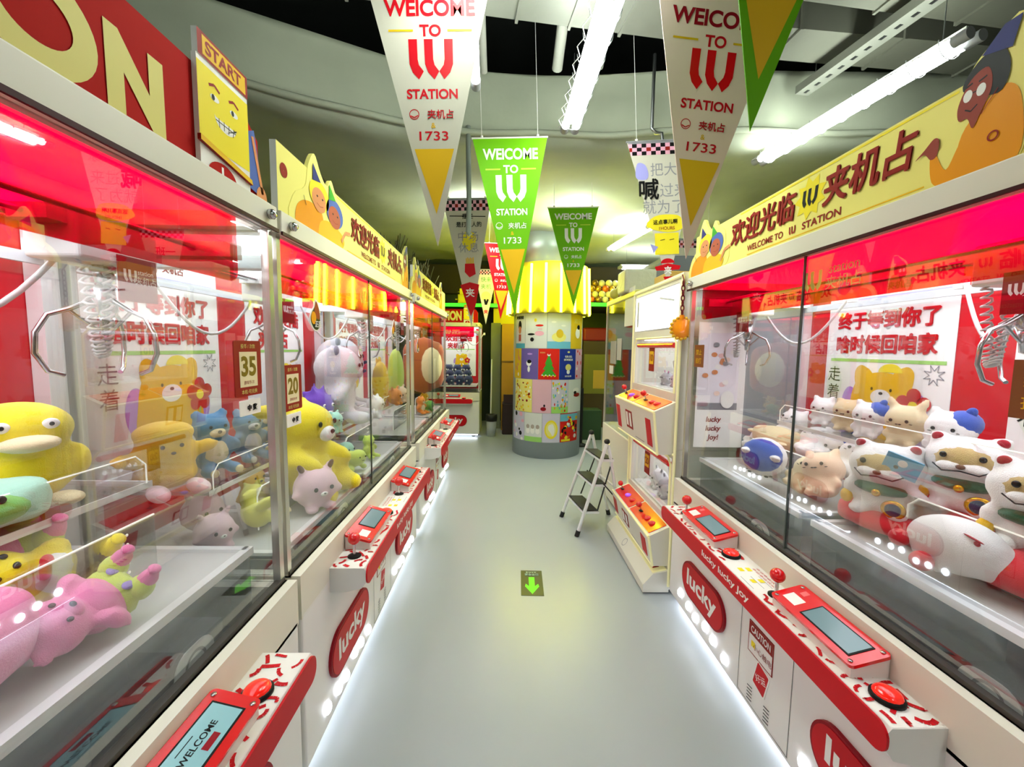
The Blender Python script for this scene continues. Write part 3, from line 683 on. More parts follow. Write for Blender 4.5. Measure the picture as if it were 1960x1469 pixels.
    if not single: b = MB(); b.text(Ff, 'lucky lucky Joy', -.06, .622, .034, OFFW, .0068, .02, wd=.34); b.build('lettering', bd)
    for a, c in us: screen_unit(t, a, c, lit)
    for u in ((-.57, .13) if not single else (-.2,)): joystick(t, u)
    for u in ((-.145, .545) if not single else (.22,)): push_button(t, u)
    # prize flaps
    F = front(0)
    for u in ((-.475, .475) if not single else (.05,)):
        b = MB(); o = rrect(u-.215, .185, u+.215, .375, .094, 9); b.prism(F, o, 0, .012, DRED); b.prism(F, rrect(u-.205, .195, u+.205, .365, .084, 9), .012, .014, RED); f = b.build('prize_flap', t)
        b = MB(); b.text(F, 'lucky', u, .28, .115, OFFW, .0148, .03, wd=.30, slant=-.0); b.build('lettering', f)
    if not single:
        for u in (-.475, .475):
            for i in range(6): b = MB(); b.ell((u-.24+.09*i+.012*(i % 2), -.004, .135-.012*(i % 3)), (.022, .014, .024), m=LEDS, u=12, v=8); b.build('led_bulb', t)
        b = MB(); u = -.02; b.prism(F, [(u-.075, .285), (u+.075, .285), (u+.075, .415), (u-.075, .415)], 0, .002, BRICK); b.rect(F, u-.071, u+.071, .289, .411, .0022, OFFW)
        b.rect(F, u-.071, u+.071, .362, .411, .0026, BRICK); b.rect(F, u-.055, u-.03, .315, .34, .0026, YEL); c = b.build('caution_label', t)
        b = MB(); b.text(F, 'CAUTION', u, .387, .028, OFFW, .003, .02, wd=.12); b.text(F, '小心触电', u+.015, .325, .026, BRICK, .003, .0); b.build('lettering', c)
        b = MB(); Fr2 = Fr((-.005, 0, .225), Vector((1, 0, -.25)), Vector((.25, 0, 1)), (0, -1, 0)); b.prism(Fr2, rrect(-.04, -.055, .04, .055, .006), 0, .0025, OFFW); b.prism(Fr2, rrect(-.034, -.05, .034, .05, .005), .0025, .003, RED); c = b.build('red_sticker', t)
        b = MB(); b.text(Fr2, '好运', 0, .0, .03, OFFW, .0035, .0, rot=.6); b.build('lettering', c)
    for u, z, n in cards: price_card(t, u, z, n)
    for u, z in badges: drop_badge(t, u, z)
    if sign == 'welcome': sign_welcome(t, half, sh=sh, pk=pk)
    elif sign == 'station': sign_station(t, half)
    b = MB()   # clear brackets that hold the header sign
    for s in (-1, 1):
        b.lathe([(.014, 0), (.014, .012), (.007, .02)], (s*(half-.05), .018, 1.87), CHROME, 10, 'y'); b.box(s*(half-.1)-.012, s*(half-.1)+.012, .066, .09, 1.905, 2.0, OFFW)
    b.build('sign_bracket', t)
    if end_sheet:   # sheet and grey board closing the end next to the two-tier machine
        x = -half+.022; E = Fr((x, 0, 0), (0, -1, 0), (0, 0, 1), (1, 0, 0)); E = Fr((x, 0, 0), (0, 1, 0), (0, 0, 1), (1, 0, 0))
        b = MB(); b.box(x-.004, x+.0, .37, .70, .75, 1.83, mat('ribbed_grey_board', '#9aa3a8', .3, .3, var=.12, vscale=3)); b.build('end_board', t)
        b = MB(); b.prism(E, [(.09, .94), (.37, .94), (.37, 1.66), (.09, 1.66)], 0, .003, OFFW)
        pink = mat('pale_pink_print', '#efc9c6', .5)
        b.rect(E, .10, .33, 1.16, 1.6, .0034, mat('pale_scene_print', '#e6e2ea', .5)); b.rect(E, .10, .33, 1.16, 1.2, .0037, GREYT)
        for i in range(14): b.flat(E, ellp(.12+.18*R.random(), 1.24+.3*R.random(), .018, .014, 10), .004+.0003*i, R.choice([pink, SKIN2, OFFW, GREYT, BANP]))
        b.flat(E, ellp(.27, 1.22, .04, .05), .0085, OFFW); s = b.build('joy_sheet', t)
        b = MB()
        for i, q in enumerate(('lucky', 'lucky', 'Joy!')): b.text(E, q, .2, 1.10-.052*i, .04, BRICK, .0036, .03, slant=.15)
        b.build('lettering', s)
    return t

# ------------------------------------------------------------------ plush toys
def plushm(name, col, rough=.9): return mat('plush_'+name, col, rough, bump=.35, bscale=90, sheen=.35)
PM = dict(yellow=plushm('yellow', '#f2df12'), gold=plushm('gold', '#eebf1c'), lemon=plushm('lemon', '#e6e36a'), cream=plushm('cream', '#e9d9ae'), white=plushm('white', '#f0efee'),
    pink=plushm('pink', '#ea86b4'), palepink=plushm('pale_pink', '#eccbd6'), blue=plushm('blue', '#4a86b8'), capblue=plushm('cap_blue', '#2b52b8'), steel=plushm('steel_blue', '#6f8fae'),
    purple=plushm('purple', '#6a3fb4'), grey=plushm('grey', '#cfccd0'), dgrey=plushm('dark_grey', '#8f8c92'), green=plushm('green', '#6db04a'), mint=plushm('mint', '#a6d8c2'), lime=plushm('lime', '#cbe062'),
    brown=plushm('brown', '#a3431c'), choc=plushm('chocolate', '#6b3f22'), tan=plushm('tan', '#c2aa72'), orange=plushm('orange', '#ee9030'), cyan=plushm('cyan', '#86cbd8'), navy=plushm('navy', '#1e2c58'),
    red=plushm('red', '#d01026'), crimson=plushm('crimson', '#b01c30'), beige=plushm('beige', '#d8c49a'), peach=plushm('peach', '#f0cfae'))
EYE = mat('bead_eye', '#120d0a', .15); EYEW = mat('felt_white', '#f6f6f4', .7); BELL = mat('gold_bell', '#d9a520', .25, .8)
CACHE = {}
def fused(key, ells, m, vox=.05):
    if key not in CACHE:
        b = MB()
        for e in ells: b.ell(e[0], e[1], e[2] if len(e) > 2 else (0, 0, 0), m)
        o = bpy.data.objects.new('tmp', b.mesh('tmp')); COL.objects.link(o)
        r = o.modifiers.new('r', 'REMESH'); r.mode = 'VOXEL'; r.voxel_size = vox; r.use_smooth_shade = True
        sm = o.modifiers.new('s', 'SMOOTH'); sm.iterations = 4; sm.factor = .5
        dg = bpy.context.evaluated_depsgraph_get(); me = bpy.data.meshes.new_from_object(o.evaluated_get(dg)); me.name = 'plush_shape'
        me.materials.clear(); me.materials.append(m)
        for p in me.polygons: p.use_smooth = True; p.material_index = 0
        bpy.data.objects.remove(o); CACHE[key] = me
    return CACHE[key]
def part(name, key, ells, m, parent, fuse=False):
    one = dict(eyes='eye', ears='ear', ear_linings='ear_lining', foot_pads='foot_pad', feet='foot', legs='leg', eye_whites='eye_white', pompoms='pompom', bows='bow', flippers='flipper').get(name)
    if one and not fuse:
        for e in ells: o = part(one, key, [e], m, parent)
        return o
    k = (key, name, repr(ells))
    if fuse: me = fused(k, ells, m)
    else:
        if k not in CACHE:
            b = MB()
            for e in ells: b.ell(e[0], e[1], e[2] if len(e) > 2 else (0, 0, 0), m, 14, 9)
            CACHE[k] = b.mesh(name)
        me = CACHE[k]
    o = bpy.data.objects.new(name, me); COL.objects.link(o); o.parent = parent
    for sl in o.material_slots: sl.link = 'OBJECT'; sl.material = m
    return o
def face(t, key, y, z, s=.1, ey=.024, nose=True, m=EYE):
    part('eyes', key, [((-s, y, z), (ey, ey*.6, ey*1.1)), ((s, y, z), (ey, ey*.6, ey*1.1))], m, t)
    if nose: part('nose', key, [((0, y-.03, z-.085), (.028, .02, .02))], m, t)
def bear(t, c, belly=None, muzzle=None, ear=.085, head=1.0, inner=None):
    h = head
    part('body', 'bear%s' % h, [((0, 0, .33), (.26, .22, .29)), ((0, -.02, .72), (.27*h, .24*h, .23*h)), ((-.19*h, 0, .92), (ear, .05, ear)), ((.19*h, 0, .92), (ear, .05, ear)),
        ((-.29, -.1, .42), (.09, .09, .17), (.5, .6, 0)), ((.29, -.1, .42), (.09, .09, .17), (.5, -.6, 0)), ((-.17, -.27, .1), (.1, .17, .1)), ((.17, -.27, .1), (.1, .17, .1))], c, t, True)
    if belly: part('belly_patch', 'bear', [((0, -.075, .34), (.2, .17, .23))], belly, t)
    part('muzzle', 'bear', [((0, -.22*h, .66), (.11, .06, .075))], muzzle or belly or c, t)
    face(t, 'bear', -.245*h, .755, .1)
    part('nose', 'bear', [((0, -.285*h, .68), (.03, .02, .022))], EYE, t)
    part('foot_pads', 'bear', [((-.17, -.425, .1), (.06, .03, .06)), ((.17, -.425, .1), (.06, .03, .06))], muzzle or c, t)
def kitten(t, c, cap=None, inner=None, ears=True, ear_h=.13, belly=None):
    L = [((0, 0, .6), (.385, .36, .34)), ((0, -.02, .22), (.28, .26, .22)), ((-.17, -.2, .07), (.1, .13, .075)), ((.17, -.2, .07), (.1, .13, .075)), ((-.3, -.12, .27), (.08, .08, .1)), ((.3, -.12, .27), (.08, .08, .1))]
    if ears: L += [((-.24, 0, .9), (.1, .06, ear_h), (0, -.4, 0)), ((.24, 0, .9), (.1, .06, ear_h), (0, .4, 0))]
    part('body', 'kit%s%s' % (ears, ear_h), L, c, t, True)
    if cap: part('head_patch', 'kit', [((.14, .05, .7), (.275, .335, .27)), ((.25, 0, .93), (.085, .06, .12), (0, .4, 0))], cap, t)
    if belly: part('belly_patch', 'kit', [((0, -.1, .2), (.2, .19, .16))], belly, t)
    face(t, 'kit', -.345, .61, .14, .034, False); part('mouth', 'kit', [((-.028, -.35, .53), (.03, .014, .013)), ((.028, -.35, .53), (.03, .014, .013))], EYE, t); part('whisker_marks', 'kit', [((-.2, -.31, .55), (.03, .01, .008)), ((.2, -.31, .55), (.03, .01, .008))], EYE, t)
def ball(t, c, tip=None):
    part('body', 'ball', [((0, 0, .48), (.48, .44, .46)), ((-.2, -.25, .08), (.14, .17, .1)), ((.2, -.25, .08), (.14, .17, .1)), ((-.46, -.1, .4), (.1, .12, .1)), ((.46, -.1, .4), (.1, .12, .1)), ((-.3, 0, .92), (.09, .06, .16), (0, -.5, 0)), ((.3, 0, .92), (.09, .06, .16), (0, .5, 0))], c, t, True)
    part('ears', 'ball', [((-.32, -.035, .95), (.06, .045, .12), (0, -.5, 0)), ((.32, -.035, .95), (.06, .045, .12), (0, .5, 0))], tip or c, t)
    face(t, 'ball', -.43, .55, .17, .045, False); part('muzzle', 'ball', [((0, -.44, .43), (.08, .03, .05))], EYEW, t); part('nose', 'ball', [((0, -.475, .45), (.025, .015, .018))], EYE, t)
def duck(t, c, bill):
    part('body', 'duck', [((0, .02, .3), (.37, .3, .31)), ((0, -.02, .72), (.38, .3, .26)), ((-.38, -.02, .36), (.1, .16, .17)), ((.38, -.02, .36), (.1, .16, .17)), ((0, .3, .2), (.1, .16, .09))], c, t, True)
    part('bill', 'duck', [((0, -.33, .62), (.2, .16, .075))], bill, t); part('feet', 'duck', [((-.2, -.3, .06), (.13, .17, .06)), ((.2, -.3, .06), (.13, .17, .06))], bill, t)
    part('eye_whites', 'duck', [((-.15, -.285, .78), (.06, .025, .05)), ((.15, -.285, .78), (.06, .025, .05))], EYEW, t); face(t, 'duck', -.312, .78, .15, .018, False)
def bunny(t, c, belly):
    part('body', 'bun', [((0, 0, .3), (.3, .25, .29)), ((0, -.03, .66), (.29, .26, .22)), ((-.33, 0, .84), (.28, .07, .075), (0, .12, 0)), ((.2, .2, .84), (.07, .22, .07), (-.2, 0, -.4)),
        ((-.26, -.2, .38), (.09, .19, .09), (.3, 0, .3)), ((.26, -.2, .36), (.09, .2, .09), (.3, 0, -.3)), ((-.2, -.3, .1), (.11, .2, .1)), ((.2, -.3, .1), (.11, .2, .1))], c, t, True)
    part('belly_patch', 'bun', [((0, -.09, .28), (.2, .18, .2))], belly, t); part('muzzle', 'bun', [((0, -.27, .6), (.1, .05, .07))], EYEW, t); face(t, 'bun', -.275, .7, .11); part('nose', 'bun', [((0, -.32, .625), (.025, .018, .02))], EYE, t)
def spiky(t, c):
    L = [((0, 0, .5), (.36, .32, .34)), ((-.18, -.12, .12), (.12, .15, .12)), ((.18, -.12, .12), (.12, .15, .12))]
    for i in range(9):
        a = PI*(i+.5)/9; L.append(((.38*math.cos(a), .05*(-1)**i, .5+.36*math.sin(a)), (.055, .055, .16), (0, PI/2-a, 0)))
    part('body', 'spk', L, c, t, True); face(t, 'spk', -.3, .56, .12, .035, False, EYEW); face(t, 'spk2', -.325, .56, .12, .015, False); part('mouth', 'spk', [((0, -.31, .42), (.12, .02, .025))], EYEW, t)
def hooded(t):
    W = PM['white']
    part('body', 'hood', [((0, 0, .68), (.42, .33, .31)), ((0, 0, .24), (.31, .27, .25)), ((-.28, 0, .95), (.1, .07, .1)), ((.28, 0, .95), (.1, .07, .1)), ((.36, -.14, .38), (.16, .1, .09), (0, .4, -.3)), ((-.33, -.12, .34), (.1, .1, .14)),
        ((-.2, -.22, .08), (.12, .14, .09)), ((.2, -.22, .08), (.12, .14, .09))], W, t, True)
    part('ear_linings', 'hood', [((-.28, -.05, .955), (.06, .035, .06)), ((.28, -.05, .955), (.06, .035, .06))], PM['crimson'], t)
    part('face_patch', 'hood', [((0, -.085, .7), (.345, .26, .225))], PM['tan'], t); part('muzzle', 'hood', [((-.09, -.29, .62), (.15, .08, .085)), ((.09, -.29, .62), (.15, .08, .085))], W, t)
    part('nose', 'hood', [((0, -.372, .65), (.045, .03, .032))], PM['choc'], t); face(t, 'hood', -.315, .77, .17, .035, False)
    b = MB(); b.tube([(-.26, -.29, .64), (-.16, -.37, .575), (0, -.385, .6), (.16, -.37, .575), (.26, -.29, .64)], .009, EYE, 6); o = b.build('smile', t)
    part('bib', 'hood', [((0, -.09, .40), (.31, .245, .10))], plushm('bib_green', '#1d5a37'), t); part('bell', 'hood', [((0, -.335, .37), (.05, .035, .05))], BELL, t)
    part('gold_coin', 'hood', [((.18, -.31, .19), (.13, .035, .12))], BELL, t); part('coin_spot', 'hood', [((.18, -.335, .19), (.085, .025, .085))], PM['navy'], t); part('arm_band', 'hood', [((-.36, -.16, .2), (.075, .06, .1))], PM['gold'], t)
def dressed(t, c, top, bottom, bow):
    bear(t, c)
    part('shirt', 'dr', [((0, 0, .4), (.28, .24, .2))], top, t); part('shorts', 'dr', [((0, -.01, .2), (.285, .245, .16)), ((-.17, -.18, .12), (.125, .14, .115)), ((.17, -.18, .12), (.125, .14, .115))], bottom, t)
    if bow: part('bow', 'dr', [((0, -.25, .5), (.04, .03, .04)), ((-.06, -.25, .5), (.06, .03, .045)), ((.06, -.25, .5), (.06, .03, .045))], bow, t)
def pillow(t, c, patch=None, sx=.5, sy=.22, sz=.5):
    b = MB(); key = ('pil', sx, sy, sz)
    part('cushion', repr(key), [((0, 0, sz), (sx, sy, sz)), ((-sx*.55, 0, sz*.55), (sx*.42, sy*.7, sz*.42)), ((sx*.55, 0, sz*.55), (sx*.42, sy*.7, sz*.42)), ((-sx*.55, 0, sz*1.45), (sx*.42, sy*.7, sz*.42)), ((sx*.55, 0, sz*1.45), (sx*.42, sy*.7, sz*.42))], c, t, True)
    if patch: part('face_patch', 'pil', [((.05, -sy*.55, sz), (sx*.62, sy*.6, sz*.66))], patch, t)
def drum(t, c, leg):
    part('body', 'drum', [((0, 0, .5), (.34, .3, .4)), ((0, 0, .8), (.34, .3, .16)), ((0, 0, .25), (.36, .32, .2)), ((.42, -.05, .55), (.2, .1, .1), (0, -.2, 0)), ((-.42, -.05, .5), (.15, .1, .1), (0, .3, 0))], c, t, True)
    part('legs', 'drum', [((-.2, -.38, .1), (.11, .26, .1)), ((.22, -.4, .1), (.11, .28, .1))], leg, t); face(t, 'drum', -.29, .66, .1, .025, True)
def turtle(t, c, shell):
    part('body', 'tur', [((0, -.22, .5), (.33, .28, .3)), ((0, .15, .3), (.36, .36, .26)), ((-.28, -.2, .1), (.12, .14, .11)), ((.28, -.2, .1), (.12, .14, .11))], c, t, True)
    part('shell', 'tur', [((0, .2, .42), (.33, .33, .26))], shell, t); face(t, 'tur', -.48, .55, .13, .03, False); part('mouth', 'tur', [((0, -.5, .42), (.07, .012, .012))], EYE, t)
def pom(t):
    W = PM['white']
    part('body', 'pom', [((0, 0, .46), (.6, .46, .44)), ((.35, .1, .35), (.35, .36, .3)), ((-.35, -.12, .2), (.12, .14, .1)), ((-.05, -.3, .14), (.12, .14, .1))], W, t, True)
    part('pompoms', 'pom', [((-.58, -.28, .36), (.14, .14, .14)), ((-.16, -.5, .2), (.15, .15, .15))], PM['red'], t)
    part('bows', 'pom', [((-.47, -.2, .4), (.06, .05, .1)), ((-.1, -.4, .24), (.06, .05, .1))], PM['palepink'], t); part('stitching', 'pom', [((.3, -.3, .74), (.12, .02, .015), (0, .3, 0)), ((.34, -.3, .68), (.04, .02, .04))], PM['crimson'], t)
def pose(front, up):
    """euler that turns a toy's face (-y) to front and its head (z) along up"""
    z = Vector(up).normalized(); y = -Vector(front); y = (y-z*y.dot(z)).normalized(); x = y.cross(z)
    return Matrix((x, y, z)).transposed().to_euler()
def put(name, label, h, loc, rz, fn, rot=None, group=None, cat='plush toy'):
    t = thing(name, label, cat, loc, rz, group, rot); t.scale = (h, h, h); fn(t); return t
P = PM
LZ, RZ = PI/2, -PI/2           # facing the aisle from the near row / from the far row
def plush_left():
    S = .3
    put('plush_duck', 'big yellow plush duck with cream bill on the upper shelf', .26, (-1.17, .99, 1.102), LZ-.5, lambda t: duck(t, P['yellow'], P['cream']))
    put('plush_cushion', 'mint green boxy plush lying before the yellow duck', .2, (-1.10, .83, 1.102), LZ-.6, lambda t: (pillow(t, P['mint'], P['green'], .62, .45, .27), face(t, 'cush', -.44, .4, .2, .04, False)))
    put('plush_cushion', 'bright green plush cushion wedged behind the mint one', .2, (-1.28, .80, 1.102), LZ-.4, lambda t: pillow(t, P['green'], None, .5, .3, .4))
    put('plush_star', 'pink plush toy upside down with lime skirt under the duck shelf', .24, (-1.10, .96, 1.03), 0, lambda t: dressed(t, P['pink'], P['pink'], P['lime'], None), rot=pose((.5, 0, .8), (-.15, -1, .05)))
    put('plush_bear', 'yellow plush bear in white shirt and brown shorts with red bow', .25, (-.95, .95, .93), 0, lambda t: dressed(t, P['yellow'], P['white'], P['choc'], P['red']), rot=pose((.8, 0, .6), (-.5, -.75, .4)))
    put('plush_bear', 'pink plush bear in lime shorts sprawled on its back at the bed rim', .215, (-.86, .915, .945), 0, lambda t: (dressed(t, P['pink'], P['pink'], P['lime'], None), part('short_trim', 'trim', [((-.1, -.235, .22), (.05, .02, .06)), ((.12, -.24, .2), (.05, .02, .06))], plushm('lilac', '#9a86d0'), t)), rot=pose((.6, 0, .8), (-.05, -1, .0)))
    put('plush_lump', 'pink plush cushion sunk low at the very edge of the bed', .3, (-.93, .62, .887), LZ, lambda t: pillow(t, P['pink'], None, .5, .4, .3))
    put('plush_bear', 'yellow plush bear behind the one with a red bow', .22, (-1.22, .93, .887), LZ-.3, lambda t: bear(t, P['yellow'], None, P['cream']))
    # second machine
    put('plush_drum', 'tall golden drum-shaped plush with pale pink legs on the shelf', .25, (-1.13, 1.36, 1.002), LZ-.6, lambda t: drum(t, P['gold'], P['palepink']))
    put('plush_bear', 'blue plush bear with cream belly next to the golden drum-shaped plush', .25, (-1.12, 1.56, 1.002), LZ-.5, lambda t: bear(t, P['blue'], P['cream'], P['cream'], head=.95))
    put('plush_bear', 'blue plush bear with pale belly between two other blue bears', .23, (-1.1, 1.75, 1.002), LZ-.45, lambda t: bear(t, P['steel'], P['grey'], P['grey'], head=.95))
    put('plush_bear', 'dull blue plush bear beside the ear of the long-eared yellow plush', .22, (-1.15, 1.93, 1.002), LZ-.4, lambda t: bear(t, P['blue'], P['cream'], P['cream']))
    put('plush_ball', 'small pale pink round plush under the shelf, close to the rim', .13, (-.98, 1.36, .802), LZ-.5, lambda t: ball(t, P['palepink'], P['palepink']))
    put('plush_ball', 'dusty pink round plush half behind the small pale pink one', .15, (-1.12, 1.5, .802), LZ-.4, lambda t: ball(t, P['palepink'], P['grey']))
    put('plush_bear', 'lemon plush bear lying on its side beside the tall corner post', .23, (-.9, 1.47, .84), 0, lambda t: bear(t, P['lemon'], P['cream'], P['cream']), rot=(-1.1, .9, LZ-.6))
    put('plush_bear', 'golden plush bear tucked below the shelf of blue bears', .2, (-1.05, 1.68, .802), LZ-.3, lambda t: bear(t, P['gold'], P['lemon']))
    put('plush_rabbit', 'big bright yellow long-eared plush rabbit at the glass', .5, (-.93, 1.86, .802), LZ-.15, lambda t: bunny(t, P['yellow'], P['yellow']))
    put('plush_ball', 'pale pink round plush with dark ear linings in front of the yellow rabbit', .19, (-.80, 1.72, .803), LZ-.75, lambda t: ball(t, P['palepink'], P['choc']))
    put('plush_lump', 'pale lemon plush tag shape behind the pale pink round plush', .16, (-.90, 2.09, .803), LZ-.2, lambda t: pillow(t, P['lemon'], None, .4, .25, .45))
    put('plush_monster', 'purple spiky plush on the shelf under the grey plush bear', .28, (-1.08, 2.36, 1.002), LZ-.3, lambda t: spiky(t, P['purple']))
    put('plush_monster', 'smaller purple spiky plush tucked behind the larger purple one', .19, (-1.2, 2.22, 1.002), LZ-.2, lambda t: spiky(t, P['purple']))
    put('plush_kitten', 'little sky blue plush peeking over the yellow rabbit', .15, (-1.0, 2.2, 1.002), LZ-.3, lambda t: kitten(t, P['cyan']))
    put('plush_kitten', 'little turquoise plush beside the sky blue one', .13, (-.96, 2.31, 1.002), LZ-.2, lambda t: kitten(t, P['mint']))
    put('plush_bear', 'large pale grey plush bear with darker ear sitting on the shelf', .5, (-1.06, 2.6, 1.002), LZ+.2, lambda t: (bear(t, P['grey'], None, P['grey'], .1, 1.2), part('ears', 'bg', [((-.23, -.05, .93), (.07, .03, .07)), ((.23, -.05, .93), (.07, .03, .07))], P['dgrey'], t)))
    put('plush_bear', 'second pale grey plush bear standing higher behind the large one', .56, (-1.2, 2.97, 1.002), LZ+.2, lambda t: (bear(t, P['grey'], None, P['grey'], .1, 1.2), part('ears', 'bg', [((-.23, -.05, .93), (.07, .03, .07)), ((.23, -.05, .93), (.07, .03, .07))], P['dgrey'], t)))
    put('plush_kitten', 'off-white round plush at the feet of the large grey bear', .17, (-.88, 2.80, 1.002), LZ, lambda t: kitten(t, P['white']))
    put('plush_turtle', 'green plush turtle with mint shell behind the lime plush', .17, (-.96, 2.38, .803), LZ-.3, lambda t: turtle(t, P['mint'], P['green']))
    put('plush_turtle', 'lime plush lying near the rim with white belly', .15, (-.84, 2.27, .803), LZ-.5, lambda t: turtle(t, P['lime'], P['lime']))
    put('plush_bear', 'smaller lime plush bear past the lime lying one', .15, (-.84, 2.52, .803), LZ-.4, lambda t: bear(t, P['lime'], P['lime']))
    # third machine
    put('plush_cushion', 'long pale green plush cushion standing upright near the rust brown pillow', .24, (-.98, 3.72, 1.002), LZ, lambda t: pillow(t, P['lime'], None, .42, .3, 1.0))
    put('plush_cushion', 'long golden plush cushion standing upright beside the pale green one', .22, (-1.03, 3.42, 1.002), LZ, lambda t: pillow(t, P['gold'], None, .45, .3, .85))
    put('plush_ball', 'orange round plush at the foot of the golden upright cushion', .15, (-.93, 3.48, 1.002), LZ-.2, lambda t: ball(t, P['orange'], P['orange']))
    put('plush_ball', 'peach round plush at the foot of the pale green upright cushion', .15, (-.92, 3.65, 1.002), LZ-.2, lambda t: ball(t, P['peach'], P['peach']))
    put('plush_pillow', 'huge rust brown plush pillow with cream patch leaning at the glass', .62, (-.86, 4.42, .99), LZ-.75, lambda t: (pillow(t, P['brown'], P['cream'], .44, .16, .5)))
    put('plush_bear', 'orange plush bear under the rust brown pillow', .19, (-.86, 4.22, .803), LZ-.4, lambda t: bear(t, P['orange'], P['cream']))
    put('plush_turtle', 'green plush turtle next to the orange plush bear', .16, (-.82, 4.36, .803), LZ-.4, lambda t: turtle(t, P['green'], P['green']))
    put('plush_bear', 'golden plush bear holding up the rust brown pillow', .2, (-.88, 4.5, .803), LZ-.3, lambda t: bear(t, P['gold'], P['cream']))
def plush_right():
    zs = 1.152
    K = 'plush_kitten'
    put(K, 'white plush kitten with plain head, first on the shelf by the grey board', .14, (1.53, 1.90, zs), RZ+.45, lambda t: kitten(t, P['white']))
    put(K, 'cream plush kitten second on the shelf, below the speech bubble', .15, (1.53, 1.76, zs), RZ+.45, lambda t: kitten(t, P['beige'], ear_h=.1))
    put(K, 'white plush kitten with small blue head patch in the middle of the shelf', .155, (1.50, 1.62, zs), RZ+.45, lambda t: kitten(t, P['white'], P['capblue']))
    put('plush_rabbit', 'cream plush rabbit with tall ears on the shelf between blue-capped kittens', .165, (1.50, 1.47, zs), RZ+.4, lambda t: kitten(t, P['cream'], ear_h=.26))
    put(K, 'biggest white plush kitten with blue head patch at the shelf end', .17, (1.48, 1.30, zs), RZ+.4, lambda t: kitten(t, P['white'], P['capblue']))
    z = .887
    put(K, 'white plush kitten with blue patch lying by the far end of the bed', .2, (1.33, 2.15, z+.06), 0, lambda t: kitten(t, P['white'], P['capblue']), rot=(-.9, .5, RZ+.5))
    put(K, 'white plush lying with its round blue cap toward the glass', .24, (1.26, 1.86, z+.10), 0, lambda t: (kitten(t, P['white'], None), part('head_patch', 'cap', [((0, .0, .80), (.34, .3, .18))], P['capblue'], t)), rot=(1.25, .15, RZ+.75))
    put('plush_seal', 'long cream plush seal lying across the white pile', .18, (1.38, 2.0, z+.115), RZ+.2, lambda t: (pillow(t, P['beige'], None, .75, .42, .34), part('flippers', 'seal', [((-.8, 0, .4), (.2, .12, .06)), ((.5, -.35, .3), (.16, .1, .05))], P['cream'], t)))
    put(K, 'white plush kitten on top of the pile against the grey board', .17, (1.48, 2.07, z+.16), 0, lambda t: kitten(t, P['white']), rot=(-.5, 0, RZ+.3))
    put(K, 'white plush kitten lying face up behind the cream pair', .2, (1.40, 1.80, z+.12), 0, lambda t: kitten(t, P['white']), rot=(-.9, 0, RZ+.6))
    put(K, 'shaded white plush kitten with blue patch beneath the shelf', .19, (1.52, 1.78, z+.08), RZ+.5, lambda t: kitten(t, P['white'], P['capblue']))
    put(K, 'cream plush kitten at the bed rim before the white pile', .18, (1.25, 1.68, z+.02), 0, lambda t: kitten(t, P['cream']), rot=(-.5, .4, RZ+.4))
    put(K, 'peach plush kitten pressed beside the hooded dog', .2, (1.29, 1.56, z+.03), 0, lambda t: kitten(t, P['peach']), rot=(-.4, -.3, RZ+.5))
    put(K, 'white plush kitten with squinting face above the peach one', .19, (1.42, 1.62, z+.09), 0, lambda t: kitten(t, P['white']), rot=(-.6, .2, RZ+.5))
    put(K, 'white plush kitten squeezed low between peach kitten and hooded dog', .17, (1.38, 1.48, z), RZ+.5, lambda t: kitten(t, P['white']))
    for x, y, zz, a, lab in ((1.31, 1.335, .945, .55, 'plush dog in white hood with green bib nearest the white kittens'), (1.43, 1.2, 1.01, .55, 'plush dog in white hood in the middle, beside the blue card'), (1.38, .985, .99, .6, 'plush dog in white hood cut off by the picture edge')):
        put('plush_dog', lab, .25 if y > 1.3 else .24, (x, y, zz), RZ+a, hooded)
    b = MB(); b.box(-.045, .045, -.002, .002, -.035, .035, mat('sky_card', '#6fb4d6', .5)); b.ell((0, -.002, .01), (.012, .002, .012), m=OFFW)
    o = b.build('swing_tag'); o.location = (1.27, 1.245, 1.14); o.rotation_euler = (.2, .3, RZ+.6); tag(o, 'sky blue card tag hanging between two hooded plush dogs', 'tag')
    put('plush_cushion', 'flat red plush cushion under the hooded dog nearest the kittens', .15, (1.33, 1.33, .887), RZ+.3, lambda t: pillow(t, P['red'], None, 1.0, .8, .3))
    put('plush_cushion', 'thick red plush cushion under the middle hooded dog', .19, (1.44, 1.16, .887), RZ+.3, lambda t: pillow(t, P['red'], None, .8, .7, .36))
    put('plush_cushion', 'red plush cushion slumping behind the white plush with pompoms', .2, (1.36, .94, .887), RZ+.4, lambda t: pillow(t, P['red'], None, .9, .6, .32))
    put('plush_pompom', 'round white plush with two red pompoms behind the clear barrier', .175, (1.24, 1.045, .90), RZ+.3, pom)

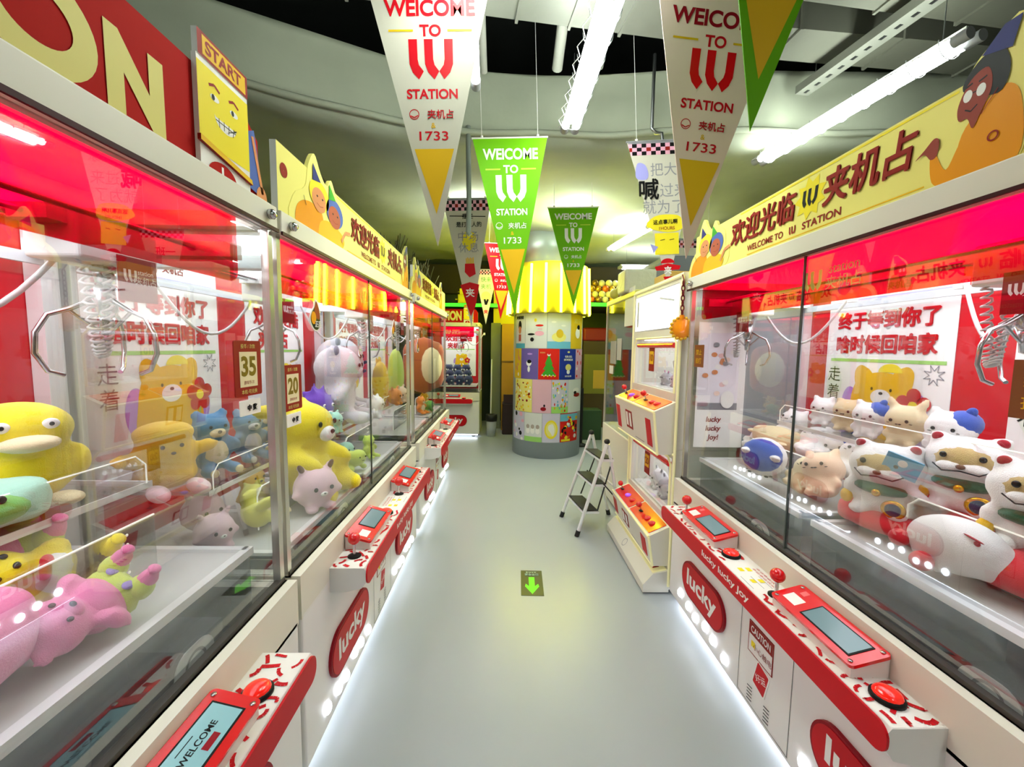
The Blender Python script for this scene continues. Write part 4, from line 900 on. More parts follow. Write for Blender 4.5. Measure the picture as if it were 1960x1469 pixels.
# ------------------------------------------------------------------ pennants
def pennant(label, X, Y, top, wd, ht, style, tilt=0, string=.12, yawr=0):
    t = thing('pennant', label, 'pennant', (X, Y, top), 0, None, (0, tilt, yawr))
    F = Fr((0, 0, 0), (1, 0, 0), (0, 0, 1), (0, -1, 0)); S = style
    cloth = {'white': BANW, 'pinkish': BANP, 'green': LIME, 'red': RED, 'check': BANW}[S]; ink = OFFW if S in ('green', 'red') else RED
    h = wd/2; b = MB(); n = 12
    for i in range(n):   # gently curled cloth
        q0, q1 = i/n, (i+1)/n; w0, w1 = h*(1-q0), h*(1-q1)
        b.prism(F, [(-w0, -ht*q0), (-w1, -ht*q1), (w1, -ht*q1), (w0, -ht*q0)] if i < n-1 else [(-w0, -ht*q0), (0, -ht), (w0, -ht*q0)], -.003, 0, cloth)
    b.build('cloth', t)
    b = MB(); b.tube([(-h-.005, .002, .004), (h+.005, .002, .004)], .006, OFFW if S != 'check' else GREYT, 8); b.build('top_rod', t)
    b = MB()
    for s in (-1, 1): b.tube([(s*h*.75, 0, .0), (s*h*.74, 0, string)], .0016, OFFW, 5); b.lathe([(.008, -.004), (.009, .008)], (s*h*.75, .002, .01), OFFW, 8)
    b.build('strings', t)
    g = MB(); l = MB(); W = wd; H = ht
    if S != 'check':
        l.text(F, 'WElCOME', 0, -.085*H, .062*H, ink if S != 'pinkish' else DRED, .001, .03, wd=W*.74)
        l.text(F, 'TO', 0, -.168*H, .045*H, ink, .001, .03)
        logo(l, F, 0, -.275*H, .15*H, ink if S != 'pinkish' else HRED, .001); l.text(F, 'STATION', 0, -.405*H, .038*H, ink, .001, .03, wd=W*.42)
        ring(l, F, -.075*H, -.482*H, .02*H, .003*H, ink, .001); l.line(F, [(-.09*H, -.487*H), (-.075*H, -.494*H), (-.06*H, -.486*H)], .004*H, .001, ink)
        l.text(F, '夹机占', .03*H, -.482*H, .034*H, ink, .001, .015); l.text(F, '1733', 0, -.565*H, .036*H, ink, .001, .012, wd=W*.24)
        gm = GOLD if S != 'green' else mat('yellow_green_line', '#b9cf2a', .5)
        for s in (-1, 1): g.rect(F, s*W*.24-W*.1, s*W*.24+W*.1, -.172*H, -.164*H, .001, gm)
        l.text(F, '&', 0, -.525*H, .02*H, GOLD, .001, .01)
        tw = W*.165; g.flat(F, [(-tw, -.615*H), (tw, -.615*H), (0, -.87*H)], .001, GOLD)
    else:
        nc = 16; rows = 3; ch = .026*H
        for i in range(nc):
            for j in range(rows):
                x0 = -h+W*i/nc; lim = h*(1-(j+1)*ch/H); x1 = min(x0+W/nc, lim); x0 = max(x0, -lim)
                if x1 > x0: g.rect(F, x0, x1, -.012*H-(j+1)*ch, -.012*H-j*ch, .001, (BLK if i % 4 else BRICK) if (i+j) % 2 else PINKP)
        g.rect(F, -h*.98, h*.98, -.012*H, 0, .001, GREYT)
    return t, F, g, l
def banners():
    def done(r): r[2].build('print', r[0]); r[3].build('lettering', r[0])
    done(pennant('large white pennant with red lettering hanging nearest the START sign', -.307, 1.704, 2.891, .475, .985, 'white', -.034, 1.4))
    done(pennant('large pinkish white pennant with red lettering, partly behind the yellow-tipped green one', .788, 1.605, 2.804, .475, .955, 'pinkish', .09, 1.5))
    r = pennant('green pennant close overhead, only its yellow pointed tip showing', .687, 1.04, 2.955, .475, .92, 'green', .096, 1.34)
    done(r)
    done(pennant('bright green pennant with white lettering in the middle of the aisle', .022, 2.716, 2.828, .475, 1.12, 'green', -.041, 1.46))
    done(pennant('smaller bright green pennant before the yellow striped pillar awning', .63, 3.92, 2.812, .475, .93, 'green', -.032, .25))
    done(pennant('red pennant with white lettering beside the pillar awning', -.027, 5.35, 2.826, .475, .96, 'red', .024, .3))
    r = pennant('checker-topped white pennant with fries picture near the red pennant', -.367, 4.0, 2.90, .46, 1.2, 'check', -.039, .15); F, g, l = r[1:]
    l.text(F, '摆烂', 0, -.16, .05, BLK, .001, .02); l.line(F, [(-.17, -.155), (.17, -.165)], .008, .0015, BLK); l.text(F, '是打工人的', .01, -.235, .05, BLK, .001, .02, wd=.24)
    g.flat(F, smooth([(-.02, -.3), (.07, -.33), (.06, -.42), (0, -.48), (-.06, -.4)]), .0008, YEL)
    l.text(F, '中场', .0, -.345, .09, GREYT, .0015, .0, wd=.19); l.text(F, '休息', .0, -.45, .09, GREYT, .0015, .0, wd=.19)
    g.flat(F, [(-.04, -.6), (.05, -.6), (.06, -.7), (.0, -.73), (-.045, -.68)], .001, RED)
    for i in range(6): g.rect(F, -.03+.013*i, -.021+.013*i, -.6, -.55+.008*(i % 2), .0012, GOLD)
    g.flat(F, [(-.09, -.8), (0, -.775), (.09, -.8), (.05, -1.0), (0, -1.1), (-.04, -.98)], .001, RED); l.text(F, '夹', 0, -.875, .085, OFFW, .002, .03); done(r)
    r = pennant('checker-topped white pennant with blue megaphone and yellow bubble', 1.0, 2.675, 2.814, .48, .89, 'check', -.069, 1.48); F, g, l = r[1:]
    g.flat(F, smooth([(-.18, -.13), (-.13, -.14), (-.11, -.2), (-.13, -.23), (-.19, -.215)]), .001, PERI)
    l.text(F, '把大家', .03, -.17, .08, GREYT, .001, .0); l.text(F, '喊', -.11, -.29, .13, BLK, .001, .02); l.text(F, '过来', .05, -.3, .085, GREYT, .001, .0); l.text(F, '就为了', -.02, -.4, .085, GREYT, .001, .0)
    g.flat(F, smooth([(-.13, -.52), (-.08, -.46), (.02, -.45), (.09, -.47), (.1, -.54), (0, -.56)]), .001, YEL); l.text(F, '这点事儿啊', -.01, -.495, .03, BLK, .002, .01); l.text(F, '1HOURS', .0, -.535, .02, BRICK, .002, .01)
    g.rect(F, -.08, .075, -.70, -.565, .002, YEL)
    for e in (-.03, .03): l.line(F, [(e-.015, -.61), (e+.015, -.605)], .004, .0025, BLK)
    g.flat(F, [(-.11, -.63), (-.06, -.65), (-.09, -.69)], .0022, PERI)
    g.flat(F, ellp(0, -.755, .045, .03, 16, 0, PI), .001, RED); g.flat(F, [(-.085, -.775), (0, -.757), (.085, -.775), (.075, -.80), (-.075, -.80)], .0012, RED); l.text(F, '夹', .0, -.80, .05, OFFW, .002, .03)
    g.flat(F, [(-.03, -.84), (.035, -.84), (.005, -.93)], .001, RED); done(r)
    r = pennant('tiny checker-topped pennant hanging in front of the red sign machine', -.27, 6.0, 2.62, .34, .78, 'check', .0, .5); F, g, l = r[1:]
    l.text(F, '快来', 0, -.14, .07, GRN, .001, .0); l.text(F, '夹机', 0, -.24, .07, GRN, .001, .0); g.flat(F, ellp(0, -.38, .07, .07), .001, PALEY); l.line(F, [(-.02, -.42), (0, -.5), (.03, -.42)], .03, .0015, BLK); l.text(F, '夹', 0, -.6, .06, RED, .001, .03); done(r)
    r = pennant('checker-topped pennant peeking out behind the pinkish one', 1.77, 3.95, 2.55, .42, .85, 'check', .0, .48); F, g, l = r[1:]
    l.text(F, '一班', -.02, -.2, .09, BLK, .001, .02); l.text(F, '休息', 0, -.35, .07, GREYT, .001, 0); done(r)

# ------------------------------------------------------------------ pillar
def curved(name, label, a0, a1, z0, z1, r, m, art, cat='poster'):
    t = thing(name, label, cat, (.63, 5.9, 0)); b = MB(); n = 10
    co = []
    for i in range(n+1):
        a = a0+(a1-a0)*i/n; c, s = math.sin(a), -math.cos(a)
        co += [(r*c, r*s, z0), (r*c, r*s, z1), ((r-.003)*c, (r-.003)*s, z0), ((r-.003)*c, (r-.003)*s, z1)]
    fs = [(4*i, 4*i+4, 4*i+5, 4*i+1) for i in range(n)]+[(4*i+3, 4*i+7, 4*i+6, 4*i+2) for i in range(n)]+[(4*i+1, 4*i+5, 4*i+7, 4*i+3) for i in range(n)]+[(4*i+2, 4*i+6, 4*i+4, 4*i) for i in range(n)]
    b.faces(co, fs, m); b.build('sheet', t)
    class CF:
        curved = 1
        def __call__(s, x, z, h=0):
            a = (a0+a1)/2+(a1-a0)/2*x; q = r+h; return Vector((q*math.sin(a), -q*math.cos(a), (z0+z1)/2+(z1-z0)/2*z))
    b = MB(); art(b, CF())
    if len(b.bm.faces): b.build('picture', t)
    return t
def build_pillar():
    C = (.63, 5.9, 0); cm = mat('grey_painted_pillar', '#9ba3a6', .5, var=.08, vscale=3)
    b = MB(); b.lathe([(.49, 0), (.49, 2.0), (.47, 2.0), (.47, 2.64)], C, cm, 48); b.build('pillar', kind='structure')
    b = MB(); b.lathe([(.50, 2.63), (.34, 3.12), (.31, 3.26)], C, mat('grey_cone', '#a9b4b2', .35, .3), 40); b.build('pillar_cone', kind='structure')
    t = thing('pillar_awning', 'yellow awning with glowing vertical tubes wrapped round the pillar', 'awning', C)
    ym = mat('yellow_awning_fabric', '#d9c81e', .5); b = MB(); n = 80
    prof = [(.51, 2.64), (.545, 2.62), (.57, 1.97)]; b.lathe(prof, (0, 0, 0), ym, 60); b.build('canopy', t)
    N = 18
    for i in range(N):
        a = 2*PI*(i+.5)/N; c, s = math.sin(a), -math.cos(a)
        b = MB(); b.tube([(.562*c, .562*s, 2.60), (.588*c, .588*s, 1.97)], .017, NEONY, 8); b.build('light_tube', t)
    skyb, tealc, red2, blue2 = mat('sky_print', '#6db4cf', .5), TEAL, mat('scarlet_print', '#cf2318', .5), mat('royal_print', '#22348c', .5)
    pal, pk, vi = mat('pale_grey_print', '#d6d9d6', .5), mat('rose_print', '#dcb0c0', .5), mat('violet_print', '#6a5aa0', .5)
    mp = mat('mustard_print', '#d8b62a', .5); lp = mat('pale_lilac_print', '#c9c4d8', .5)
    E = lambda cx, cz, rx, rz, n=18: ellp(cx, cz, rx, rz, n)
    def a1(b, F): b.rect(F, -1, 1, -1, -.72, .001, tealc); b.flat(F, E(0, .3, .35, .3), .001, BLK); b.flat(F, E(0, .05, .3, .22), .0014, SKIN2); b.rect(F, -.25, .25, -.6, -.2, .001, SKIN); b.text(F, '夹娃娃', 0, .78, .2, BLK, .001, .02, wd=1.6)
    def a2(b, F): b.flat(F, E(0, .6, .12, .1), .001, YEL); b.flat(F, E(.35, -.15, .4, .14), .001, PINKP); b.flat(F, E(.35, .3, .35, .06), .001, red2); b.flat(F, E(-.4, -.2, .35, .06), .001, BLK); b.flat(F, E(-.3, -.5, .18, .12), .001, BLK); b.line(F, [(.2, .1), (.6, .1)], .05, .001, PINKP)
    def a3(b, F): b.flat(F, E(-.05, -.35, .6, .28), .001, PALEY); b.flat(F, E(0, -.15, .3, .25), .0014, mp); b.flat(F, E(-.5, .5, .2, .06), .001, OFFW); b.flat(F, E(.3, .3, .2, .05), .001, OFFW); b.rect(F, -1, 1, -1, -.6, .0008, skyb)
    def a4(b, F): b.flat(F, E(0, -.1, .4, .3), .001, OFFW); b.flat(F, E(.1, .25, .25, .14), .0014, BLK); b.text(F, '欢乐', 0, .6, .3, CREAML, .001, .0, wd=1.2)
    def b1(b, F): b.flat(F, E(0, .05, .3, .2), .001, OFFW); b.flat(F, E(.05, .15, .25, .12), .0014, BLK); b.flat(F, E(0, -.35, .15, .2), .001, OFFW); b.flat(F, E(.1, .65, .3, .06), .001, LILAC)
    def b2(b, F):
        for z, w_ in ((-.75, .75), (-.35, .55), (.0, .38)): b.flat(F, [(-w_, z), (w_, z), (0, z+.65)], .001+.0003*(z+1), GRN)
        b.flat(F, E(0, .62, .16, .09), .002, OFFW); b.flat(F, [(-.12, .62), (.12, .62), (0, .85)], .0022, red2)
        for i in range(8): b.flat(F, E(-.6+.17*i, -.72-.05*(i % 2), .07, .05, 8), .003, YEL if i % 2 else OFFW)
        b.text(F, '圣诞快乐', -.6, .75, .1, CREAML, .001, .0, wd=.5)
    def b3(b, F): b.flat(F, E(0, .8, .15, .06), .001, CREAML); b.text(F, '快乐', 0, .5, .16, OFFW, .001, .02, wd=.9); b.text(F, '抓到就送', 0, .3, .14, OFFW, .001, .02, wd=1.1); b.flat(F, E(0, -.2, .35, .22), .001, CREAML); b.flat(F, E(0, -.5, .2, .14), .001, OFFW); b.text(F, '好运来', 0, -.78, .12, OFFW, .001, .01, wd=.8)
    def conf(cols, n=40, s=.1, fl=None):
        def f(b, F):
            if fl: b.rect(F, -1, 1, -1, -.6, .0006, fl)
            q = random.Random(len(cols)*n)
            for i in range(n): b.flat(F, E(q.uniform(-.9, .9), q.uniform(-.9, .85), s*q.uniform(.6, 1.3), s*q.uniform(.5, 1), 9), .001+.00004*i, q.choice(cols))
        return f
    def c2(b, F):
        for i in range(9): b.line(F, [(.2, -.2), (.2+1.1*math.cos(.5+i*.33), -.2+1.1*math.sin(.5+i*.33))], .03, .001, pk)
        b.flat(F, E(.2, -.75, .3, .12), .0014, DRED); b.flat(F, E(.3, -.55, .1, .08), .0014, BLK)
    def c4(b, F): b.flat(F, E(0, .35, .5, .14), .001, OFFW); b.flat(F, E(.1, .05, .5, .12), .001, BRICK); b.flat(F, E(-.2, .2, .2, .1), .0013, BLK)
    def d2(b, F):
        b.rect(F, -1, 1, -1, -.65, .0008, LGRN)
        for x in (-.55, 0, .55): b.flat(F, E(x, -.25, .24, .2), .001, OFFW); b.flat(F, E(x, .05, .2, .15), .0013, mat('taupe_print', '#a89c92', .5))
    def d3(b, F): b.flat(F, E(0, -.1, .75, .65, 26), .001, YEL); b.flat(F, E(0, -.1, .6, .5, 26), .0013, PALEY); b.flat(F, smooth([(-.25, .2), (.2, .25), (.4, -.2), (.2, -.55), (-.1, -.3), (-.35, -.05)]), .0016, OFFW)
    def d4(b, F): b.rect(F, -1, 1, .45, .95, .001, skyb); conf([YEL, red2, OFFW, mp, BLK, skyb], 26, .16)(b, F); b.rect(F, -.9, 0, -.95, -.8, .003, YEL)
    A = lambda x: x
    rows = [(1.965, 1.50, [(-1.2, -.78, pal, a1, 'poster with dark-haired cartoon head above a teal strip'), (-.77, -.13, pal, a2, 'pale grey poster with small red and black shapes'), (-.12, .56, pal, a3, 'poster with yellow bread shape under a blue sky'), (.57, 1.15, mp, a4, 'mustard poster with white dog shape by the edge of the top row')]),
            (1.495, 1.085, [(-1.3, -.92, mp, conf([OFFW, SKIN2, GOLD], 16, .2), 'narrow mustard poster on the second row edge'), (-.91, -.36, vi, b1, 'violet poster with small pale cartoon head'), (-.35, .22, red2, b2, 'scarlet poster with green decorated tree'), (.23, .78, blue2, b3, 'royal blue poster with small round face'), (.79, 1.3, pk, conf([PINKP, red2, OFFW], 18, .15), 'pink poster beside the royal blue one')]),
            (1.08, .63, [(-1.2, -.52, PALEY, conf([GOLD, YEL, BRICK, OFFW, ORG], 60, .09), 'busy yellow dotted poster on the third row'), (-.51, .02, pk, c2, 'rose poster with radiating petals'), (.03, .52, lp, conf([ORG, YEL, LGRN, OFFW, red2, skyb], 50, .1, LGRN), 'poster full of orange and green flower dots'), (.53, 1.2, pal, c4, 'pale poster with brown and white animal shape')]),
            (.625, .23, [(-1.3, -.76, lp, conf([PINKP, BLK, OFFW], 12, .18), 'lilac poster at the bottom row edge'), (-.75, -.22, pal, d2, 'poster with row of white and taupe round animals over green'), (-.21, .28, lp, d3, 'poster with white shape inside a yellow ring'), (.29, .95, red2, d4, 'red and blue comic poster low on the pillar')])]
    for z1, z0, row in rows:
        for a0, a1_, m, f, lab in row: curved('poster', lab, a0, a1_, z0, z1, .494, m, f)

# ------------------------------------------------------------------ two-tier machine, side cabinet, back machine
def tier_machine():
    t = thing('two_tier_claw_machine', 'white two-tier mini claw machine with red control decks', 'claw machine', (1.03, 2.805, 0), RZ)
    h = .435; IV = mat('ivory_trim', '#e6e2b0', .35, emit=.12, ecol='#fff7b0'); bm = mat('ivory_body', '#dcd9cc', .4)  # ivory trim only reflects; its bright look is a slight emission
    b = MB(); b.box(-h, h, .0, .8, .03, .2, bm); b.box(-h, h, 0, .8, .84, .90, bm); b.box(-h, h, 0, .8, 1.58, 1.63, bm); b.box(-h, h, .74, .8, .2, 1.58, bm)
    b.box(-h, h, 0, .8, 1.90, 1.95, bm)
    for s in (-1, 1):
        x0 = s*h-(.05 if s > 0 else 0); b.box(x0, x0+.05, 0, .8, .2, .84, bm, .006); b.box(x0, x0+.05, 0, .8, .9, 1.58, bm, .006); b.box(x0, x0+.05, 0, .8, 1.63, 1.9, bm)
    b.box(-h+.05, h-.05, 0, .8, .36, .46, bm); b.box(-h+.05, h-.05, 0, .8, 1.14, 1.24, bm); b.build('cabinet', t)
    b = MB()
    for z0, z1 in ((.46, .84), (1.24, 1.58)):
        b.tube([(-h+.05, -.004, z0), (-h+.05, -.004, z1-.04), (-h+.09, -.004, z1), (h-.09, -.004, z1), (h-.05, -.004, z1-.04), (h-.05, -.004, z0), ], .007, IV, 8)
    for s in (-1, 1): b.tube([(s*h, -.003, .05), (s*h, -.003, 1.93)], .009, IV, 8)
    b.tube([(-h, -.003, 1.93), (h, -.003, 1.93)], .009, IV, 8); b.tube([(-h, -.003, .87), (h, -.003, .87)], .009, IV, 8); b.build('ivory_edging', t)
    b = MB(); b.box(-h+.05, h-.05, -.006, .0, 1.64, 1.89, LIGHTBOX, .0); x = b.build('light_box_panel', t)
    b = MB(); F = front(-.007); b.rect(F, -.34, -.31, 1.67, 1.86, .001, GREYT); b.line(F, [(.1, 1.84), (.34, 1.80)], .012, .001, pale := mat('pale_lines', '#c9ccd6', .5)); b.line(F, [(.05, 1.70), (.2, 1.78)], .006, .001, pale); b.build('faded_print', x)
    for zi, (z0, z1) in enumerate(((.46, .84), (1.24, 1.58))):
        b = MB(); b.box(-h+.055, h-.055, .02, .024, z0, z1, GLS); b.build('window_glass', t)
        b = MB(); b.box(-h+.05, h-.05, .70, .735, z0, z1, OFFW); b.box(-h+.05, h-.05, .03, .7, z0, z0+.004, OFFW); b.build('lining', t)
        b = MB(); b.box(-h+.08, h-.08, .06, .6, z1-.012, z1-.004, LEDM); b.build('lamp_panel', t)
        b = MB(); F = front(.012, 0, 0); b.tube([(-.33, .012, z1-.05), (.33, .012, z1-.05)], .018, HRED, 10); b.build('red_bar', t)
        b = MB(); b.prism(F, [(-.1, z1-.23), (0, z1-.23), (0, z1-.06), (-.1, z1-.06)], 0, .003, BRICK); b.rect(F, -.09, -.01, z1-.18, z1-.09, .0035, GOLD); k = b.build('price_card', t)
        b = MB(); b.text(F, '10' if zi else '20', -.05, z1-.135, .05, BRICK, .004, .03); b.build('lettering', k)
        b = MB(); b.tube([(.02, .2, z1-.02), (.02, .2, z1-.14)], .012, CHROME, 8)
        for q in range(3):
            a = 2*PI*q/3; b.tube([(.02, .2, z1-.12), (.02+.06*math.cos(a), .2+.06*math.sin(a), z1-.16), (.02+.05*math.cos(a), .2+.05*math.sin(a), z1-.21)], .004, CHROME, 6)
        b.build('claw', t)
        b = MB(); b.tube([(-.3+.3*k/12, .3, z1-.03-.12*math.sin(PI*k/12)) for k in range(13)], .005, CABLE, 6); b.build('cable', t)
    for z, zb in ((.36, .17), (1.13, .87)):
        b = MB(); Fp = Fr((0, 0, 0), (0, 1, 0), (0, 0, 1), (1, 0, 0)); dz = z-zb
        b.prism(Fp, [(0, z+.06), (-.13, z), (-.135, z-.012), (-.10, zb), (0, zb)], -h+.02, h-.02, bm); d = b.build('control_deck', t)
        V = Vector((0, .13, .06)).normalized(); T = Fr((0, -.13, z), (1, 0, 0), V, Vector((1, 0, 0)).cross(V))
        b = MB(); b.prism(T, rrect(-h+.05, .012, -.02, .135, .01), 0, .004, HRED); b.prism(T, rrect(.0, .012, h-.05, .135, .01), 0, .004, HRED if z < 1 else mat('orange_deck', '#e2661a', .3)); b.build('deck_plate', d)
        for x in (-.34, .1): b = MB(); b.lathe([(.02, 0), (.02, .003)], T(x, .07, .004), BLK, 14); b.tube([T(x, .07, .004), T(x, .07, .04)], .005, CHROME, 6); b.ell(T(x, .07, .055), (.02, .02, .02), m=HRED); b.build('joystick', d)
        for x in (-.2, -.1, .22, .3): b = MB(); b.ell(T(x, .07, .004), (.026, .026, .014), m=HRED if x != -.2 else mat('violet_button', '#a04ad0', .25, emit=.3, ecol='#b060ff')); b.build('push_button', d)
        V2 = Vector((0, -.035, z-.012-zb)).normalized(); T2 = Fr((0, -.10, zb), (1, 0, 0), V2, Vector((1, 0, 0)).cross(V2))
        b = MB()
        for x in (-.36, .30): b.prism(T2, [(x-.04, .03), (x+.05, .03), (x+.05, dz*.78), (x-.04, dz*.78)], 0, .002, RED)
        b.prism(T2, [(-.16, dz*.25), (-.02, dz*.25), (-.02, dz*.75), (-.16, dz*.75)], 0, .003, BRICK)
        for x in (-.125, -.055): b.rect(T2, x-.022, x+.022, dz*.32, dz*.7, .004, OFFW)
        b.rect(T2, .02, .2, dz*.1, dz*.12, .001, GREYT); b.build('coin_panel', d)
        b = MB(); b.tube([(-h+.02, -.131, z-.004), (h-.02, -.131, z-.004)], .008, IV, 8); b.tube([(h-.02, -.131, z-.004), (h-.02, -.1, zb)], .008, IV, 8); b.tube([(-h+.02, -.1, zb), (h-.02, -.1, zb)], .006, IV, 8); b.build('deck_edging', d)
    b = MB(); Fp = Fr((0, 0, 0), (0, 1, 0), (0, 0, 1), (1, 0, 0)); b.prism(Fp, [(0, .15), (-.10, .13), (-.16, .06), (-.16, .012), (0, .012)], -h, h, bm)
    f = b.build('prize_step', t); b = MB(); Tn = Fr((0, -.10, .131), (1, 0, 0), (0, 1, .2), (0, -.2, 1)); b.rect(Tn, -h+.01, h-.01, .0, .09, .001, IV)
    for x in (-.3, .33):
        for i in range(4): b.rect(Tn, x-.04+.024*i, x-.025+.024*i, .02, .06, .0016, DRED)
    ring(b, Fr((0, -.13, .095), (1, 0, 0), (0, .06, .07), (0, -.07, .06)), -.05, 0, .03, .004, GREYT, .001)
    b.build('step_print', f)
    # small plush in the two windows
    def tiny(lab, u, y, z, s, fn): put('plush_ball', lab, s, (1.03+y, 2.82-u, z), RZ, fn, group=None)
    tiny('white and pink round plush in the lower window of the two-tier machine', .24, .14, .466, .17, lambda t: ball(t, P['palepink'], P['pink']))
    tiny('grey round plush in the lower window by the pink one', .05, .13, .466, .15, lambda t: ball(t, P['grey'], P['dgrey']))
    tiny('small white round plush at the far side of the lower window', -.15, .15, .466, .15, lambda t: ball(t, P['white'], P['dgrey']))
    tiny('dark grey round plush behind the lower window trio', .12, .34, .466, .16, lambda t: ball(t, P['dgrey'], P['white']))
    tiny('cream round plush low in the upper window', .2, .16, 1.246, .1, lambda t: ball(t, P['cream'], P['pink']))
    tiny('pale pink round plush low in the upper window', .05, .16, 1.246, .1, lambda t: ball(t, P['palepink'], P['pink']))
    tiny('grey striped round plush low in the upper window', -.12, .16, 1.246, .1, lambda t: ball(t, P['grey'], P['pink']))
def side_cabinet():
    t = thing('display_cabinet', 'clear walled display cabinet with ivory base behind the step ladder', 'cabinet', (1.05, 3.77, 0), RZ); h = .46
    b = MB(); b.box(-h, h, 0, .7, .02, .74, CREAM, .01); b.box(-h, h, .66, .7, .74, 1.93, mat('dim_grey_back', '#7d8076', .5)); b.build('base', t)
    b = MB(); b.box(-h+.02, h-.02, .01, .016, .74, 1.93, GLS); b.build('front_glass', t)
    b = MB(); b.box(-h+.01, -h+.016, .01, .66, .74, 1.93, GLS); b.build('end_glass', t); b = MB(); b.box(h-.016, h-.01, .01, .66, .74, 1.93, GLS); b.build('end_glass', t)
    b = MB(); b.box(-h, h, 0, .7, 1.93, 1.985, mat('yellow_ivory_top', '#d6d27a', .4), .015); b.build('top_cap', t)
    b = MB()
    for x in (-h+.012, h-.012): b.tube([(x, .013, .74), (x, .013, 1.9), (x*.97, .013, 1.95)], .012, mat('clear_trim', '#c9c6bc', .15, .6), 8)
    b.build('corner_post', t)
    b = MB(); b.box(-.3, .2, .10, .62, .95, .965, ALU); b.box(-.3, .2, .10, .112, .78, .965, GLS); b.build('inner_bin', t)
    b = MB(); F = front(.012)
    for x, z, w_, q in ((-.28, 1.36, .2, .22), (-.05, 1.40, .14, .2), (-.3, 1.26, .14, .08), (.16, 1.7, .26, .32)): b.prism(F, [(x, z), (x+w_, z), (x+w_, z+q), (x, z+q)], 0, .002, OFFW)
    b.build('paper_notices', t)
    b = MB(); b.tube([(.1, .2, 1.9), (.1, .2, 1.35)], .006, CABLE, 6); b.tube([(.05+.3*k/10, .2, 1.7-.15*math.sin(PI*k/10)) for k in range(11)], .006, CABLE, 6); b.build('cable', t)
    put('plush_bear', 'dark and white plush at the bottom of the display cabinet', .2, (1.25, 3.55, .967), RZ, lambda t: bear(t, P['dgrey'], P['white'], P['white']))

def ladder():
    t = thing('step_ladder', 'white folding step ladder with three black treads', 'ladder', (0, 0, 0))
    A, B_ = Vector((.60, 3.14, 0)), Vector((.53, 3.52, 0)); C_, D = Vector((1.0, 3.29, 0)), Vector((.97, 3.58, 0))
    TA, TB = Vector((.84, 3.22, .745)), Vector((.79, 3.58, .745))
    m = ALU
    def leg(p, q, nm='leg'):
        b = MB(); b.tube([p+(q-p)*.03, q], .014, m, 10); o = b.build(nm, t)
        b = MB(); b.tube([p, p+(q-p)*.06], .019, RUB, 10); b.build('rubber_foot', o)
    leg(A, TA); leg(B_, TB); leg(C_, TA+Vector((.012, 0, -.01))); leg(D, TB+Vector((.012, 0, -.01)))
    for k in (.26, .55, .82):
        p, q = A+(TA-A)*k, B_+(TB-B_)*k; d = .13-.03*k
        b = MB(); b.faces([p+Vector((-.012, .012, -.02)), q+Vector((-.012, -.012, -.02)), q+Vector((d, -.012, -.02)), p+Vector((d, .012, -.02)),
            p+Vector((-.012, .012, 0)), q+Vector((-.012, -.012, 0)), q+Vector((d, -.012, 0)), p+Vector((d, .012, 0))], [(0, 3, 2, 1), (0, 1, 5, 4), (1, 2, 6, 5), (2, 3, 7, 6), (3, 0, 4, 7)], m); s = b.build('step', t)
        b = MB(); b.faces([p+Vector((-.004, .02, .001)), q+Vector((-.004, -.02, .001)), q+Vector((d-.008, -.02, .001)), p+Vector((d-.008, .02, .001)), p+Vector((-.004, .02, .006)), q+Vector((-.004, -.02, .006)), q+Vector((d-.008, -.02, .006)), p+Vector((d-.008, .02, .006))], [(4, 5, 6, 7), (0, 1, 5, 4), (1, 2, 6, 5), (2, 3, 7, 6), (3, 0, 4, 7)], RUB); b.build('tread', s)
    for p in (TA, TB): b = MB(); b.ell(p+Vector((0, 0, .012)), (.024, .024, .022), m=RUB); b.build('hinge_knob', t)
    b = MB(); b.tube([C_+(TA-C_)*.5, D+(TB-D)*.5], .009, m, 8); b.build('rear_brace', t)
    for p, q, u, v in ((A, TA, C_, TA), (B_, TB, D, TB)):
        b = MB(); b.tube([p+(q-p)*.28+Vector((.1, 0, 0)), u+(v-u)*.74], .006, RUB, 6); b.tube([p+(q-p)*.56+Vector((.08, 0, 0)), u+(v-u)*.36], .006, RUB, 6); b.build('folding_brace', t)

def floor_sticker():
    t = thing('floor_sticker', 'black floor sticker with green arrow on the aisle floor', 'floor sticker', (.196, 2.49, .001), -.035)
    F = Fr((0, 0, 0), (1, 0, 0), (0, 1, 0), (0, 0, 1)); b = MB(); b.prism(F, [(-.07, -.14), (.07, -.14), (.07, .14), (-.07, .14)], 0, .0012, mat('sticker_black', '#15241a', .35)); b.build('sheet', t)
    b = MB(); g = mat('arrow_green', '#66ec1c', .4); b.flat(F, [(-.02, .06), (.018, .06), (.018, -.04), (.04, -.015), (.045, -.045), (0, -.125), (-.045, -.045), (-.04, -.015), (-.02, -.04)], .0018, g); b.build('arrow', t)
    b = MB(); b.text(F, '安全出口', 0, .088, .026, mat('pale_mint_letter', '#b9d8c4', .5), .0018, .01, wd=.09); b.text(F, 'EXIT', 0, .117, .014, mat('pale_mint_letter', '#b9d8c4', .5), .0018, .01, wd=.07); b.build('lettering', t)

